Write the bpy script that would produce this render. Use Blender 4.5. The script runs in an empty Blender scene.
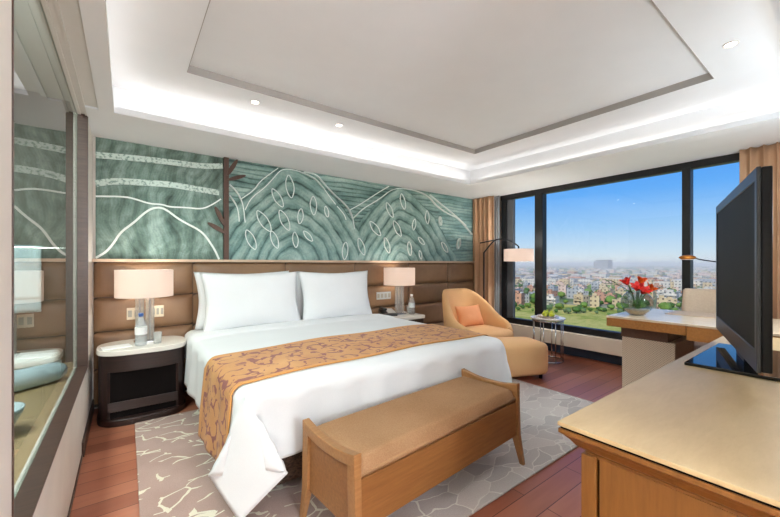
import bpy, bmesh, math, random
from mathutils import Vector, Matrix, noise

RND = random.Random(11)
SC = bpy.context.scene
COL = SC.collection
PI = math.pi
sin, cos = math.sin, math.cos

# ------------------------------------------------------------------ materials
def lin(c):
    return tuple(((v / 255) / 12.92 if v / 255 <= .04045 else ((v / 255 + .055) / 1.055) ** 2.4) for v in c)

class NT:
    """small helper round a node tree"""
    def __init__(s, name):
        s.m = bpy.data.materials.new(name); s.m.use_nodes = True
        s.t = s.m.node_tree; s.t.nodes.clear()
        s.out = s.n('ShaderNodeOutputMaterial')
    def n(s, kind, **kw):
        nd = s.t.nodes.new(kind)
        for k, v in kw.items():
            setattr(nd, k, v)
        return nd
    def l(s, a, b):
        s.t.links.new(a, b)
    def bsdf(s, rough=.5, metal=0, spec=.5, **kw):
        b = s.n('ShaderNodeBsdfPrincipled')
        b.inputs['Roughness'].default_value = rough
        b.inputs['Metallic'].default_value = metal
        b.inputs['Specular IOR Level'].default_value = spec
        for k, v in kw.items():
            b.inputs[k].default_value = v
        s.l(b.outputs[0], s.out.inputs[0])
        return b
    def coord(s, kind='Object', scale=(1, 1, 1), rot=(0, 0, 0)):
        tc = s.n('ShaderNodeTexCoord'); mp = s.n('ShaderNodeMapping')
        mp.inputs['Scale'].default_value = scale; mp.inputs['Rotation'].default_value = rot
        s.l(tc.outputs[kind], mp.inputs[0]); return mp.outputs[0]
    def noise(s, vec, scale=5, detail=4, rough=.55, dist=0):
        n = s.n('ShaderNodeTexNoise'); s.l(vec, n.inputs['Vector'])
        n.inputs['Scale'].default_value = scale; n.inputs['Detail'].default_value = detail
        n.inputs['Roughness'].default_value = rough; n.inputs['Distortion'].default_value = dist
        return n
    def ramp(s, fac, stops):
        r = s.n('ShaderNodeValToRGB'); e = r.color_ramp.elements
        while len(e) < len(stops): e.new(.5)
        for i, (p, c) in enumerate(stops):
            e[i].position = p; e[i].color = (*c, 1) if len(c) == 3 else c
        s.l(fac, r.inputs[0]); return r.outputs[0]
    def mixc(s, fac, a, b, mode='MIX'):
        m = s.n('ShaderNodeMix', data_type='RGBA', blend_type=mode)
        for sock, v in ((m.inputs[0], fac), (m.inputs[6], a), (m.inputs[7], b)):
            if hasattr(v, 'links'): s.l(v, sock)
            elif isinstance(v, tuple): sock.default_value = (*v, 1)
            else: sock.default_value = v
        return m.outputs[2]
    def math(s, op, a, b=0., c=None):
        m = s.n('ShaderNodeMath', operation=op)
        for i, v in enumerate((a, b) if c is None else (a, b, c)):
            if hasattr(v, 'links'): s.l(v, m.inputs[i])
            else: m.inputs[i].default_value = v
        return m.outputs[0]
    def bump(s, b, h, strength=.3, dist=.01):
        bp = s.n('ShaderNodeBump'); bp.inputs['Strength'].default_value = strength
        bp.inputs['Distance'].default_value = dist
        s.l(h, bp.inputs['Height']); s.l(bp.outputs[0], b.inputs['Normal'])

def plain(name, c, rough=.5, metal=0, var=.06, vscale=6, bump=0, bscale=200, spec=.5, **kw):
    k = NT(name); b = k.bsdf(rough, metal, spec, **kw); v = k.coord()
    n = k.noise(v, vscale, 3)
    c = lin(c); lo = tuple(x * (1 - var) for x in c); hi = tuple(min(1, x * (1 + var)) for x in c)
    k.l(k.ramp(n.outputs[0], [(.3, lo), (.7, hi)]), b.inputs['Base Color'])
    if bump:
        n2 = k.noise(v, bscale, 2); k.bump(b, n2.outputs[0], bump, .003)
    return k.m

def wood(name, c1, c2, rough=.4, axis=(1, 14, 14), scale=5, spec=.5):
    k = NT(name); b = k.bsdf(rough, 0, spec); v = k.coord(scale=axis)
    n = k.noise(v, scale, 6, .6, .4); n2 = k.noise(v, scale * 7, 3, .6)
    f = k.math('ADD', k.math('MULTIPLY', n.outputs[0], .75), k.math('MULTIPLY', n2.outputs[0], .25))
    k.l(k.ramp(f, [(.3, lin(c1)), (.68, lin(c2))]), b.inputs['Base Color'])
    k.bump(b, f, .06, .002)
    return k.m

def fabric(name, c1, c2, scale=260, rough=.9, big=4, bump=.35, spec=.2):
    k = NT(name); b = k.bsdf(rough, 0, spec); v = k.coord()
    n = k.noise(v, big, 3); w = k.noise(k.coord(scale=(1, 1, 1)), scale, 2)
    f = k.math('ADD', k.math('MULTIPLY', n.outputs[0], .5), k.math('MULTIPLY', w.outputs[0], .5))
    k.l(k.ramp(f, [(.35, lin(c1)), (.65, lin(c2))]), b.inputs['Base Color'])
    k.bump(b, w.outputs[0], bump, .002)
    return k.m

def emit(name, c, s):
    k = NT(name); e = k.n('ShaderNodeEmission'); e.inputs[0].default_value = (*lin(c), 1); e.inputs[1].default_value = s
    k.l(e.outputs[0], k.out.inputs[0]); return k.m

def glass_pane(name, tint=(245, 250, 250), ior=1.45):
    k = NT(name)
    t = k.n('ShaderNodeBsdfTransparent'); t.inputs[0].default_value = (*lin(tint), 1)
    g = k.n('ShaderNodeBsdfGlossy'); g.inputs['Roughness'].default_value = 0.0
    f = k.n('ShaderNodeFresnel'); f.inputs[0].default_value = ior
    geo = k.n('ShaderNodeNewGeometry')
    fac = k.math('MULTIPLY', f.outputs[0], k.math('SUBTRACT', 1., geo.outputs['Backfacing']))
    m = k.n('ShaderNodeMixShader'); k.l(fac, m.inputs[0])
    k.l(t.outputs[0], m.inputs[1]); k.l(g.outputs[0], m.inputs[2]); k.l(m.outputs[0], k.out.inputs[0])
    return k.m

def clear_glass(name, c=(235, 240, 240)):
    k = NT(name)
    b = k.bsdf(.02, 0, .5); b.inputs['Base Color'].default_value = (*lin(c), 1)
    b.inputs['Transmission Weight'].default_value = .5; b.inputs['IOR'].default_value = 1.3
    t = k.n('ShaderNodeBsdfTransparent'); t.inputs[0].default_value = (.92, .94, .94, 1)
    m = k.n('ShaderNodeMixShader'); m.inputs[0].default_value = .45
    k.l(t.outputs[0], m.inputs[1]); k.l(b.outputs[0], m.inputs[2]); k.l(m.outputs[0], k.out.inputs[0])
    return k.m

M = {}
M['white'] = plain('white_plaster', (230, 226, 220), .75, var=.015)
M['ceil'] = plain('ceiling_paint', (230, 231, 233), .8, var=.01)
M['trayshade'] = plain('tray_edge_shade', (172, 167, 162), .8, var=.02)  # shade on the step round the raised centre, put into the colour
M['beam'] = plain('grey_beam_paint', (212, 210, 206), .8, var=.02)
M['wallp'] = plain('pale_wall_covering', (230, 223, 215), .7, var=.03)
M['darkframe'] = wood('dark_brown_frame_wood', (52, 34, 27), (80, 56, 45), .4)
M['lighttrim'] = wood('pale_oak_trim', (200, 168, 140), (222, 194, 168), .45)
M['divider'] = wood('walnut_strip', (72, 48, 36), (96, 66, 50), .45, (14, 14, 1))
M['black'] = plain('black_aluminium', (14, 15, 17), .45, .0, .1)
M['greyframe'] = plain('grey_window_reveal', (92, 94, 98), .5, .2, .05)
M['navy'] = plain('navy_skirting', (46, 56, 78), .6, var=.08)
M['sill'] = plain('cream_sill_panel', (234, 220, 202), .6, var=.03)
M['bedwhite'] = fabric('white_bed_linen', (222, 223, 224), (230, 231, 232), 420, .85, 3, .08)
M['pillowwhite'] = fabric('white_pillow_cotton', (226, 227, 228), (234, 235, 236), 420, .85, 3, .08)
M['marble'] = plain('white_marble', (232, 226, 216), .25, var=.06, vscale=3)
M['espresso'] = wood('espresso_wood', (30, 18, 16), (52, 33, 28), .38, (1, 1, 16), 4)
M['recess'] = plain('black_recess', (16, 10, 9), .7, spec=.1)
M['oak'] = wood('honey_oak', (118, 75, 38), (146, 98, 53), .42)
M['oakedge'] = wood('light_oak_rail', (138, 94, 54), (162, 116, 72), .42)
M['benchfab'] = fabric('tan_bench_weave', (142, 104, 72), (166, 128, 94), 190, .85, 3, .6)
M['chairfab'] = fabric('camel_upholstery', (222, 174, 122), (236, 190, 140), 300, .8, 2, .2)
M['cushion'] = fabric('apricot_cushion', (232, 156, 108), (242, 172, 124), 300, .8, 4, .2)
M['chrome'] = plain('polished_chrome', (190, 190, 190), .15, 1, .02)
M['gunmetal'] = plain('gunmetal', (44, 46, 50), .35, .7, .05)
M['brass'] = plain('amber_brass', (176, 110, 40), .3, .7, .05)
M['deskfront'] = wood('amber_oak_edge', (160, 102, 46), (190, 130, 66), .35)
M['desktop'] = wood('cream_desk_veneer', (222, 200, 170), (236, 217, 190), .22, (10, 1, 10), 4)
M['cabtop'] = wood('pale_ash_top', (184, 156, 114), (198, 171, 129), .38, (2, 8, 2), 3)
M['cabfront'] = wood('amber_oak_front', (112, 70, 28), (132, 86, 38), .4, (14, 14, 1), 4)
M['brownblock'] = wood('brown_walnut_block', (92, 58, 40), (116, 78, 54), .4)
M['tvframe'] = plain('graphite_bezel', (52, 54, 57), .4, .1, .03)
M['tvblack'] = plain('black_tv_plastic', (10, 10, 11), .4, 0, .05, spec=.25)
M['tvscreen'] = plain('switched_off_screen', (46, 45, 41), .6, 0, .02, spec=.08)
M['tvglass'] = plain('black_glass_base', (16, 17, 19), .04, 0, .02)
M['bottle'] = clear_glass('bottle_plastic', (236, 240, 242))
M['crystal'] = clear_glass('crystal_glass', (246, 245, 242))
M['vaseglass'] = glass_pane('vase_glass', (232, 238, 238), 1.45)
M['bluecap'] = plain('blue_cap', (44, 84, 150), .4)
M['paperwhite'] = plain('white_paper', (238, 238, 236), .7, var=.01)
M['phone'] = plain('black_phone', (26, 26, 28), .35)
M['phonegrey'] = plain('silver_keypad', (190, 190, 186), .4)
M['plate'] = plain('ivory_switch_plate', (226, 214, 190), .4, var=.02)
M['plategrey'] = plain('silver_switch_plate', (196, 202, 204), .35, .2, .02)
M['switchbtn'] = plain('switch_button', (168, 164, 152), .4)
M['curtain'] = fabric('taupe_curtain', (184, 146, 114), (210, 172, 138), 300, .8, 3, .2)
M['sheer'] = fabric('grey_sheer', (146, 152, 158), (176, 180, 184), 300, .9, 3, .1)
M['towelwhite'] = fabric('white_towel', (226, 228, 226), (238, 240, 238), 240, .95, 3, .4)
M['towelblue'] = fabric('pale_blue_towel', (188, 210, 220), (210, 228, 234), 240, .95, 3, .5)
M['bathstone'] = plain('tan_bath_stone', (176, 150, 112), .5, var=.08, vscale=4)
M['bathwall'] = plain('dark_bath_wall', (84, 76, 64), .6, var=.06, vscale=3)
M['porcelain'] = plain('bluish_porcelain', (206, 222, 226), .15, var=.02)
M['pebble'] = plain('pinkish_pebbles', (224, 192, 166), .6, var=.25, vscale=60)
M['petalred'] = plain('red_petal', (206, 34, 26), .5, var=.2, vscale=30)
M['petalorange'] = plain('orange_petal', (240, 98, 28), .5, var=.2, vscale=30)
M['leaf'] = plain('leaf_green', (70, 120, 40), .5, var=.25, vscale=20)
M['stem'] = plain('stem_green', (62, 104, 40), .5, var=.2)
M['fruit'] = plain('pear_green', (196, 206, 60), .4, var=.15, vscale=20)
M['fruitplate'] = plain('stone_plate', (206, 192, 178), .4)
M['seatcream'] = fabric('cream_chair_leather', (214, 192, 166), (228, 208, 184), 60, .55, 3, .1)
M['pad'] = plain('beige_desk_pad', (206, 182, 150), .5)
M['bulb'] = emit('downlight_lens', (255, 246, 230), 12)

def headboard_mat():
    k = NT('brown_padded_leather'); b = k.bsdf(.42, 0, .45); v = k.coord()
    n = k.noise(v, 3, 4); w = k.noise(k.coord(scale=(1, 1, 4)), 90, 2)
    k.l(k.ramp(n.outputs[0], [(.3, lin((122, 92, 66))), (.7, lin((150, 116, 85)))]), b.inputs['Base Color'])
    k.bump(b, w.outputs[0], .15, .002); return k.m
M['leather'] = headboard_mat()

def floor_mat():
    k = NT('reddish_plank_floor'); b = k.bsdf(.24, 0, .5); v = k.coord()
    br = k.n('ShaderNodeTexBrick'); k.l(v, br.inputs['Vector'])
    br.offset = .37; br.inputs['Scale'].default_value = 1
    br.inputs['Brick Width'].default_value = 1.15; br.inputs['Row Height'].default_value = .125
    br.inputs['Mortar Size'].default_value = .0022; br.inputs['Bias'].default_value = 0
    br.inputs['Color1'].default_value = (0, 0, 0, 1); br.inputs['Color2'].default_value = (1, 1, 1, 1)
    br.inputs['Mortar'].default_value = (.2, .2, .2, 1)
    n = k.noise(k.coord(scale=(1.0, 9, 1)), 2.2, 4, .5, .4)
    f = k.math('ADD', k.math('MULTIPLY', br.outputs['Color'], .55), k.math('MULTIPLY', n.outputs[0], .5))
    col = k.ramp(f, [(.12, lin((134, 76, 56))), (.45, lin((156, 92, 68))), (.9, lin((182, 118, 90)))])
    col = k.mixc(br.outputs['Fac'], col, lin((78, 40, 28)))
    k.l(col, b.inputs['Base Color'])
    k.l(k.ramp(n.outputs[0], [(.3, (.30, .30, .30)), (.7, (.36, .36, .36))]), b.inputs['Roughness'])
    return k.m
M['floor'] = floor_mat()

def rug_mat():
    """mauve pile with cream strokes that close up into a cobble network on the far side"""
    k = NT('patterned_rug_pile'); b = k.bsdf(.95, 0, .1); v = k.coord()
    nz = k.noise(v, 2.2, 3)
    wv = k.n('ShaderNodeVectorMath', operation='MULTIPLY_ADD'); k.l(nz.outputs['Color'], wv.inputs[0])
    wv.inputs[1].default_value = (.34, .34, 0); k.l(v, wv.inputs[2])
    mp = k.n('ShaderNodeMapping'); mp.inputs['Scale'].default_value = (.8, 1.5, 1); mp.inputs['Rotation'].default_value = (0, 0, .35)
    k.l(wv.outputs[0], mp.inputs[0])
    vo = k.n('ShaderNodeTexVoronoi', feature='DISTANCE_TO_EDGE'); vo.inputs['Scale'].default_value = 6.4; k.l(mp.outputs[0], vo.inputs['Vector'])
    vc = k.n('ShaderNodeTexVoronoi', feature='F1'); vc.inputs['Scale'].default_value = 6.4; k.l(mp.outputs[0], vc.inputs['Vector'])
    sp = k.n('ShaderNodeSeparateXYZ'); k.l(v, sp.inputs[0])
    # x in the rug's own frame: 0 at the bedside edge
    side = k.n('ShaderNodeMapRange'); k.l(sp.outputs[0], side.inputs[0])
    for i, q in ((1, .35), (2, 1.5), (3, 0.), (4, 1.)): side.inputs[i].default_value = q
    # broken strokes on the left: gate the lines with noise
    g = k.noise(v, 6.5, 1)
    gate = k.math('GREATER_THAN', k.math('ADD', g.outputs[0], k.math('MULTIPLY', side.outputs[0], .4)), .5)
    thick = k.math('MULTIPLY_ADD', side.outputs[0], -.014, .036)
    line = k.math('MULTIPLY', k.math('LESS_THAN', vo.outputs['Distance'], thick), gate)
    cell = k.ramp(vc.outputs['Color'], [(.2, lin((194, 187, 182))), (.8, lin((220, 212, 205)))])
    pile = k.noise(v, 160, 2)
    left = k.ramp(nz.outputs[0], [(.3, lin((182, 153, 143))), (.7, lin((200, 172, 162)))])
    base = k.mixc(side.outputs[0], left, cell)
    col = k.mixc(line, base, k.mixc(side.outputs[0], lin((240, 232, 212)), lin((232, 227, 218))))
    col = k.mixc(k.math('MULTIPLY', pile.outputs[0], .35), col, lin((110, 98, 90)), 'MULTIPLY')
    k.l(col, b.inputs['Base Color'])
    k.bump(b, k.math('ADD', pile.outputs[0], k.math('MULTIPLY', line, 1.5)), .4, .006)
    return k.m
M['rug'] = rug_mat()

def runner_mat():
    k = NT('gold_runner_brocade'); b = k.bsdf(.62, 0, .35); b.inputs['Sheen Weight'].default_value = .1
    uv = k.n('ShaderNodeUVMap'); v = uv.outputs[0]
    nz = k.noise(v, 7, 2)
    wv = k.n('ShaderNodeVectorMath', operation='MULTIPLY_ADD'); k.l(nz.outputs['Color'], wv.inputs[0])
    wv.inputs[1].default_value = (.14, .14, 0); k.l(v, wv.inputs[2])
    vo = k.n('ShaderNodeTexVoronoi', feature='DISTANCE_TO_EDGE'); vo.inputs['Scale'].default_value = 12.5; k.l(wv.outputs[0], vo.inputs['Vector'])
    g = k.noise(v, 13, 1)
    line = k.math('MULTIPLY', k.math('LESS_THAN', vo.outputs['Distance'], .075), k.math('GREATER_THAN', g.outputs[0], .48))
    sp = k.n('ShaderNodeSeparateXYZ'); k.l(v, sp.inputs[0])
    band = k.math('MULTIPLY', k.math('GREATER_THAN', sp.outputs[1], .045), k.math('LESS_THAN', sp.outputs[1], .62))
    line = k.math('MULTIPLY', line, band)
    n3 = k.noise(v, 3, 3)
    base = k.ramp(n3.outputs[0], [(.3, lin((200, 142, 86))), (.7, lin((220, 166, 108)))])
    n4 = k.noise(v, 120, 2)
    base = k.mixc(k.math('MULTIPLY', n4.outputs[0], .3), base, lin((150, 100, 60)), 'MULTIPLY')
    base = k.mixc(band, lin((206, 146, 82)), base)
    k.l(k.mixc(line, base, lin((140, 80, 74))), b.inputs['Base Color'])
    k.bump(b, n4.outputs[0], .3, .002)
    return k.m
M['runner'] = runner_mat()

def wicker_mat():
    k = NT('dark_woven_base'); b = k.bsdf(.7, 0, .2)
    v = k.coord(scale=(1, 1, 2.2)); n = k.noise(v, 55, 3)
    k.l(k.ramp(n.outputs[0], [(.35, lin((44, 32, 26))), (.65, lin((92, 70, 56)))]), b.inputs['Base Color'])
    k.bump(b, n.outputs[0], .6, .006); return k.m
M['wicker'] = wicker_mat()

def mesh_mat():
    """perforated beige panel"""
    k = NT('perforated_beige_metal'); b = k.bsdf(.45, 0, .4)
    v = k.coord(scale=(55, 55, 55), rot=(0, 0, 0))
    sp = k.n('ShaderNodeSeparateXYZ'); k.l(v, sp.inputs[0])
    h = k.math('ADD', sp.outputs[0], sp.outputs[1])
    a = k.math('FRACT', k.math('ADD', h, sp.outputs[2])); c = k.math('FRACT', k.math('SUBTRACT', h, sp.outputs[2]))
    hole = k.math('MULTIPLY', k.math('GREATER_THAN', a, .45), k.math('GREATER_THAN', c, .45))
    k.l(k.mixc(hole, lin((228, 210, 188)), lin((186, 162, 140))), b.inputs['Base Color'])
    return k.m
M['mesh'] = mesh_mat()

def mural_mat():
    k = NT('carved_teal_relief'); b = k.bsdf(.6, 0, .3)
    a = k.n('ShaderNodeVertexColor'); a.layer_name = 'strata'
    n = k.noise(k.coord(), 70, 3); n2 = k.noise(k.coord(), 18, 4)
    f = k.math('ADD', k.math('MULTIPLY', n.outputs[0], .5), k.math('MULTIPLY', n2.outputs[0], .5))
    col = k.mixc(.8, a.outputs[0], k.ramp(f, [(.25, (.45, .45, .45)), (.55, (.95, .95, .95)), (.75, (1, 1, 1))]), 'MULTIPLY')
    k.l(col, b.inputs['Base Color']); k.bump(b, f, .4, .006); return k.m
M['mural'] = mural_mat()
def inlay_mat():
    k = NT('pale_inlay'); b = k.bsdf(.5); n = k.noise(k.coord(), 45, 3)
    k.l(k.ramp(n.outputs[0], [(.36, lin((128, 156, 146))), (.5, lin((204, 220, 212)))]), b.inputs['Base Color']); return k.m
M['inlay'] = plain('white_inlay', (240, 247, 243), .5, var=.03)
M['inlayband'] = inlay_mat()

def shade_mat(name, e):
    k = NT(name)
    d = k.n('ShaderNodeBsdfDiffuse'); d.inputs[0].default_value = (*lin((236, 224, 216)), 1)
    t = k.n('ShaderNodeBsdfTranslucent'); t.inputs[0].default_value = (*lin((250, 238, 230)), 1)
    n = k.noise(k.coord(scale=(1, 1, .1)), 60, 2)
    em = k.n('ShaderNodeEmission'); k.l(k.ramp(n.outputs[0], [(.3, lin((255, 234, 220))), (.7, lin((255, 240, 228)))]), em.inputs[0]); em.inputs[1].default_value = e
    m = k.n('ShaderNodeMixShader'); m.inputs[0].default_value = .5
    k.l(d.outputs[0], m.inputs[1]); k.l(t.outputs[0], m.inputs[2])
    a = k.n('ShaderNodeAddShader'); k.l(m.outputs[0], a.inputs[0]); k.l(em.outputs[0], a.inputs[1])
    k.l(a.outputs[0], k.out.inputs[0]); return k.m
M['shade'] = shade_mat('lit_linen_shade', .06)
M['shadedim'] = shade_mat('floor_lamp_shade', .1)

# ------------------------------------------------------------------ mesh helpers
def box(bm, lo, hi, bev=0, seg=2, mtx=None):
    r = bmesh.ops.create_cube(bm, size=1)
    vs = r['verts']
    for v in vs:
        v.co = Vector([lo[i] + (v.co[i] + .5) * (hi[i] - lo[i]) for i in range(3)])
    if bev:
        es = list({e for v in vs for e in v.link_edges})
        r2 = bmesh.ops.bevel(bm, geom=es, offset=bev, segments=seg, profile=.5, affect='EDGES')
        vs = list({v for f in r2['faces'] for v in f.verts} | {v for v in vs if v.is_valid})
    if mtx:
        seen = set()
        for v in vs:
            if v.is_valid and v not in seen:
                seen.add(v); v.co = mtx @ v.co
    return bm

def cyl(bm, c, r, z0, z1, seg=24, r2=None):
    r2 = r if r2 is None else r2
    lathe(bm, c, [(0, z0), (r, z0), (r2, z1), (0, z1)], seg); return bm

def lathe(bm, c, prof, seg=28, sx=1, sy=1):
    """prof: (radius, z) pairs; radius 0 closes with a fan point"""
    rings = []
    for (r, z) in prof:
        if r <= 1e-6:
            rings.append([bm.verts.new((c[0], c[1], z))])
        else:
            rings.append([bm.verts.new((c[0] + sx * r * cos(2 * PI * i / seg), c[1] + sy * r * sin(2 * PI * i / seg), z)) for i in range(seg)])
    for a, b in zip(rings, rings[1:]):
        for i in range(seg):
            j = (i + 1) % seg
            if len(a) == 1 and len(b) == 1: continue
            if len(a) == 1: bm.faces.new((a[0], b[j], b[i]))
            elif len(b) == 1: bm.faces.new((a[i], a[j], b[0]))
            else: bm.faces.new((a[i], a[j], b[j], b[i]))
    return bm

def tube(bm, pts, r, seg=10, radii=None):
    pts = [Vector(p) for p in pts]; rings = []
    up = None
    for i, p in enumerate(pts):
        d = (pts[min(i + 1, len(pts) - 1)] - pts[max(i - 1, 0)]).normalized()
        if up is None:
            up = Vector((0, 0, 1)) if abs(d.z) < .9 else Vector((1, 0, 0))
        s = d.cross(up).normalized(); up = s.cross(d).normalized()
        rr = radii[i] if radii else r
        rings.append([bm.verts.new(p + rr * (cos(2 * PI * k / seg) * s + sin(2 * PI * k / seg) * up)) for k in range(seg)])
    for a, b in zip(rings, rings[1:]):
        for i in range(seg):
            j = (i + 1) % seg
            bm.faces.new((a[i], a[j], b[j], b[i]))
    bm.faces.new(rings[0][::-1]); bm.faces.new(rings[-1])
    return bm

def prism(bm, poly, axis, a, b):
    """poly: 2-D points; extruded along axis between a and b. axis 'x': (y,z); 'y': (x,z); 'z': (x,y)"""
    def P(p, t):
        return {'x': (t, p[0], p[1]), 'y': (p[0], t, p[1]), 'z': (p[0], p[1], t)}[axis]
    v0 = [bm.verts.new(P(p, a)) for p in poly]; v1 = [bm.verts.new(P(p, b)) for p in poly]
    n = len(poly)
    for i in range(n):
        j = (i + 1) % n
        bm.faces.new((v0[i], v0[j], v1[j], v1[i]))
    bm.faces.new(v0[::-1]); bm.faces.new(v1)
    return bm

def grid(bm, nu, nv, fn, uvfn=None):
    vs = [[bm.verts.new(fn(i / nu, j / nv)) for j in range(nv + 1)] for i in range(nu + 1)]
    lay = bm.loops.layers.uv.verify() if uvfn else None
    for i in range(nu):
        for j in range(nv):
            f = bm.faces.new((vs[i][j], vs[i + 1][j], vs[i + 1][j + 1], vs[i][j + 1]))
            if lay:
                for lp, (a, b) in zip(f.loops, ((i, j), (i + 1, j), (i + 1, j + 1), (i, j + 1))):
                    lp[lay].uv = uvfn(a / nu, b / nv)
    return vs

def smoothstep(a, b, x):
    t = max(0., min(1., (x - a) / (b - a))); return t * t * (3 - 2 * t)

def obj(name, bm, mat, parent=None, smooth=False, loc=None, bev=0, label=None):
    bmesh.ops.recalc_face_normals(bm, faces=bm.faces[:])
    me = bpy.data.meshes.new(name); bm.to_mesh(me); bm.free()
    o = bpy.data.objects.new(name, me); COL.objects.link(o)
    me.materials.append(mat)
    if smooth:
        for p in me.polygons: p.use_smooth = True
        if smooth == 'auto':
            me.set_sharp_from_angle(angle=math.radians(38))
    if parent: o.parent = parent
    if loc: o.location = loc
    if bev:
        m = o.modifiers.new('bevel', 'BEVEL'); m.width = bev; m.segments = 2; m.limit_method = 'ANGLE'
    if label: o['label'] = label
    return o

def B(*boxes, bev=0):
    bm = bmesh.new()
    for lo, hi in boxes: box(bm, lo, hi, bev)
    return bm

def thing(name, label, cat, loc=(0, 0, 0), rz=0, group=None):
    o = bpy.data.objects.new(name, None); o.empty_display_size = .1; COL.objects.link(o)
    o.location = loc; o.rotation_euler = (0, 0, rz)
    return tag(o, label, cat, group)

def tag(o, label, cat, group=None, kind=None):
    o['label'] = label; o['category'] = cat
    if group: o['group'] = group
    if kind: o['kind'] = kind
    return o

def struct(name, bm, mat, parent=None, **kw):
    o = obj(name, bm, mat, parent, **kw)
    if parent is None: o['kind'] = 'structure'
    return o

def copy_tree(o, parent=None):
    c = o.copy(); COL.objects.link(c)
    if parent: c.parent = parent
    for ch in list(o.children): copy_tree(ch, c)
    return c

# ------------------------------------------------------------------ room shell
XW, XR = 4.85, 5.0            # window frame plane, outer face of window wall
ZS, ZC = 2.25, 2.48           # soffit and ceiling heights
YB, YC = -3.95, -5.6          # television wall, end of the corridor behind the camera
struct('floor', B(((-.06, YC - .1, -.12), (5.1, .12, 0))), M['floor'])
struct('wall_bed', B(((-1.3, .004, -.12), (5.1, .15, 2.9))), M['wallp'])
struct('wall_television', B(((1.12, YC, 0), (5.1, YB, 2.6))), M['wallp'])
struct('wall_corridor', B(((-.3, YC - .12, 0), (1.3, YC, 2.6))), M['wallp'])
lw = bmesh.new()
box(lw, (-.075, -2.6, -.1), (0, 0, .47), .003)          # parapet under the inner window
box(lw, (-.075, -.495, .47), (0, 0, 2.6), 0)             # strip by the bed wall
box(lw, (-.075, YC, -.1), (.0, -2.576, 2.6), 0)            # pier by the camera
box(lw, (-.075, -2.6, 2.275), (-.03, -.495, 2.6))
struct('wall_left', lw, M['wallp'])
struct('baseboard_left', B(((0, -.9, 0), (.012, -.02, .09)), ((0, YC, 0), (.006, -.9, .02))), M['darkframe'])

# ceiling: flat border, raised centre, soffits all round
X0, X1, Y0, Y1 = .545, 3.47, -1.10, -3.19
cb = bmesh.new()
for lo, hi in (((-.3, Y0, ZC), (5.1, .1, ZC + .3)), ((-.3, YC, ZC), (5.1, Y1, ZC + .3)), ((-.3, Y1, ZC), (X0, Y0, ZC + .3)), ((X1, Y1, ZC), (5.1, Y0, ZC + .3)), ((X0 - .1, Y1 - .1, ZC + .05), (X1 + .1, Y0 + .1, ZC + .3))):
    box(cb, lo, hi)
struct('ceiling', cb, M['ceil'])
gb = bmesh.new()
e = .004
box(gb, (X0, Y0 - e, ZC - .001), (X1, Y0, ZC + .05)); box(gb, (X0, Y1, ZC - .001), (X1, Y1 + e, ZC + .05))
box(gb, (X0, Y1 + e, ZC - .001), (X0 + e, Y0 - e, ZC + .05)); box(gb, (X1 - e, Y1 + e, ZC - .001), (X1, Y0 - e, ZC + .05))
struct('trim_1', gb, M['trayshade'])
YL, YN = -.69, -3.58
sb = bmesh.new()
def slab(poly, z0=ZS, z1=ZS + .045): prism(sb, poly, 'z', z0, z1)
slab([(-.0, 0), (5.0, 0), (5.0, YL), (-.0, YL)])
slab([(3.868, YL), (5.0, YL), (5.0, YN), (3.975, YN)])
slab([(.069, YL), (.154, YL), (.154, YN), (.069, YN)])
slab([(-.05, YN), (5.0, YN), (5.0, YC), (-.05, YC)])
struct('ceiling_soffit', sb, M['ceil'])
hb = bmesh.new()
box(hb, (-.075, YN, ZS + .012), (.069, -.495, ZS + .04))
box(hb, (-.052, YN, ZS + .004), (-.035, -.495, ZS + .012)); box(hb, (-.012, YN, ZS + .004), (.0, -.495, ZS + .012))
struct('trim_2', hb, M['beam'])
# upstand walls of the cove behind the lip
cw = bmesh.new()
box(cw, (-.05, -.57, ZS + .045), (5.0, -.5, ZC)); 
prism(cw, [(4.02, -.57), (4.1, -.57), (4.1, YN - .1), (4.045, YN - .1)], 'z', ZS + .045, ZC)
box(cw, (.02, YN - .1, ZS + .045), (.08, -.57, ZC)); box(cw, (-.05, YN - .2, ZS + .045), (4.1, YN - .12, ZC))
struct('ceiling_cove', cw, M['ceil'])

# baseboard, window bench panel, skirting on the window wall
struct('wall_window', B(((XR, YC, -.3), (XR + .12, .15, .30)), ((XR, YC, ZS), (XR + .12, .15, 2.9)), ((XR, -.48, .2), (XR + .12, .15, 2.4)), ((XR, YC, .2), (XR + .12, -3.75, 2.4)), ((4.94, YC, 0), (XR, .0, .16))), M['wallp'])
struct('trim_3', B(((4.78, -3.93, .135), (XR, -.0, .312)), bev=.004), M['sill'])
struct('baseboard_window', B(((4.915, -3.93, 0), (4.94, -.0, .14))), M['navy'])

# big window
wf = bmesh.new()
yj, ym1, ym2 = (-.475, -.557), (-1.032, -1.150), (-2.68, -2.75)
box(wf, (XW, -3.9, .312), (XW + .09, -.46, .392), .004)
box(wf, (XW, -3.9, 2.178), (XW + .09, -.46, 2.25), .004)
box(wf, (XW, yj[1], .39), (XW + .09, yj[0], 2.18), .004)
box(wf, (XW, -3.9, .39), (XW + .09, -3.83, 2.18), .004)
win = struct('window_1', wf, M['black'])
for a, b in (ym1, ym2):
    obj('mullion', B(((XW - .01, b, .385), (XW + .1, a, 2.19)), bev=.004), M['black'], win)
obj('side_reveal', B(((XW + .03, -.66, .39), (XW + .085, -.555, 2.18))), M['greyframe'], win, label='grey inner frame strip')
gp = glass_pane('window_glass', (250, 252, 252))
for a, b in ((-1.03, -.66), (-2.68, -1.15), (-3.83, -2.75)):
    obj('pane', B(((XW + .05, a, .39), (XW + .058, b, 2.18))), gp, win)

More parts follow.
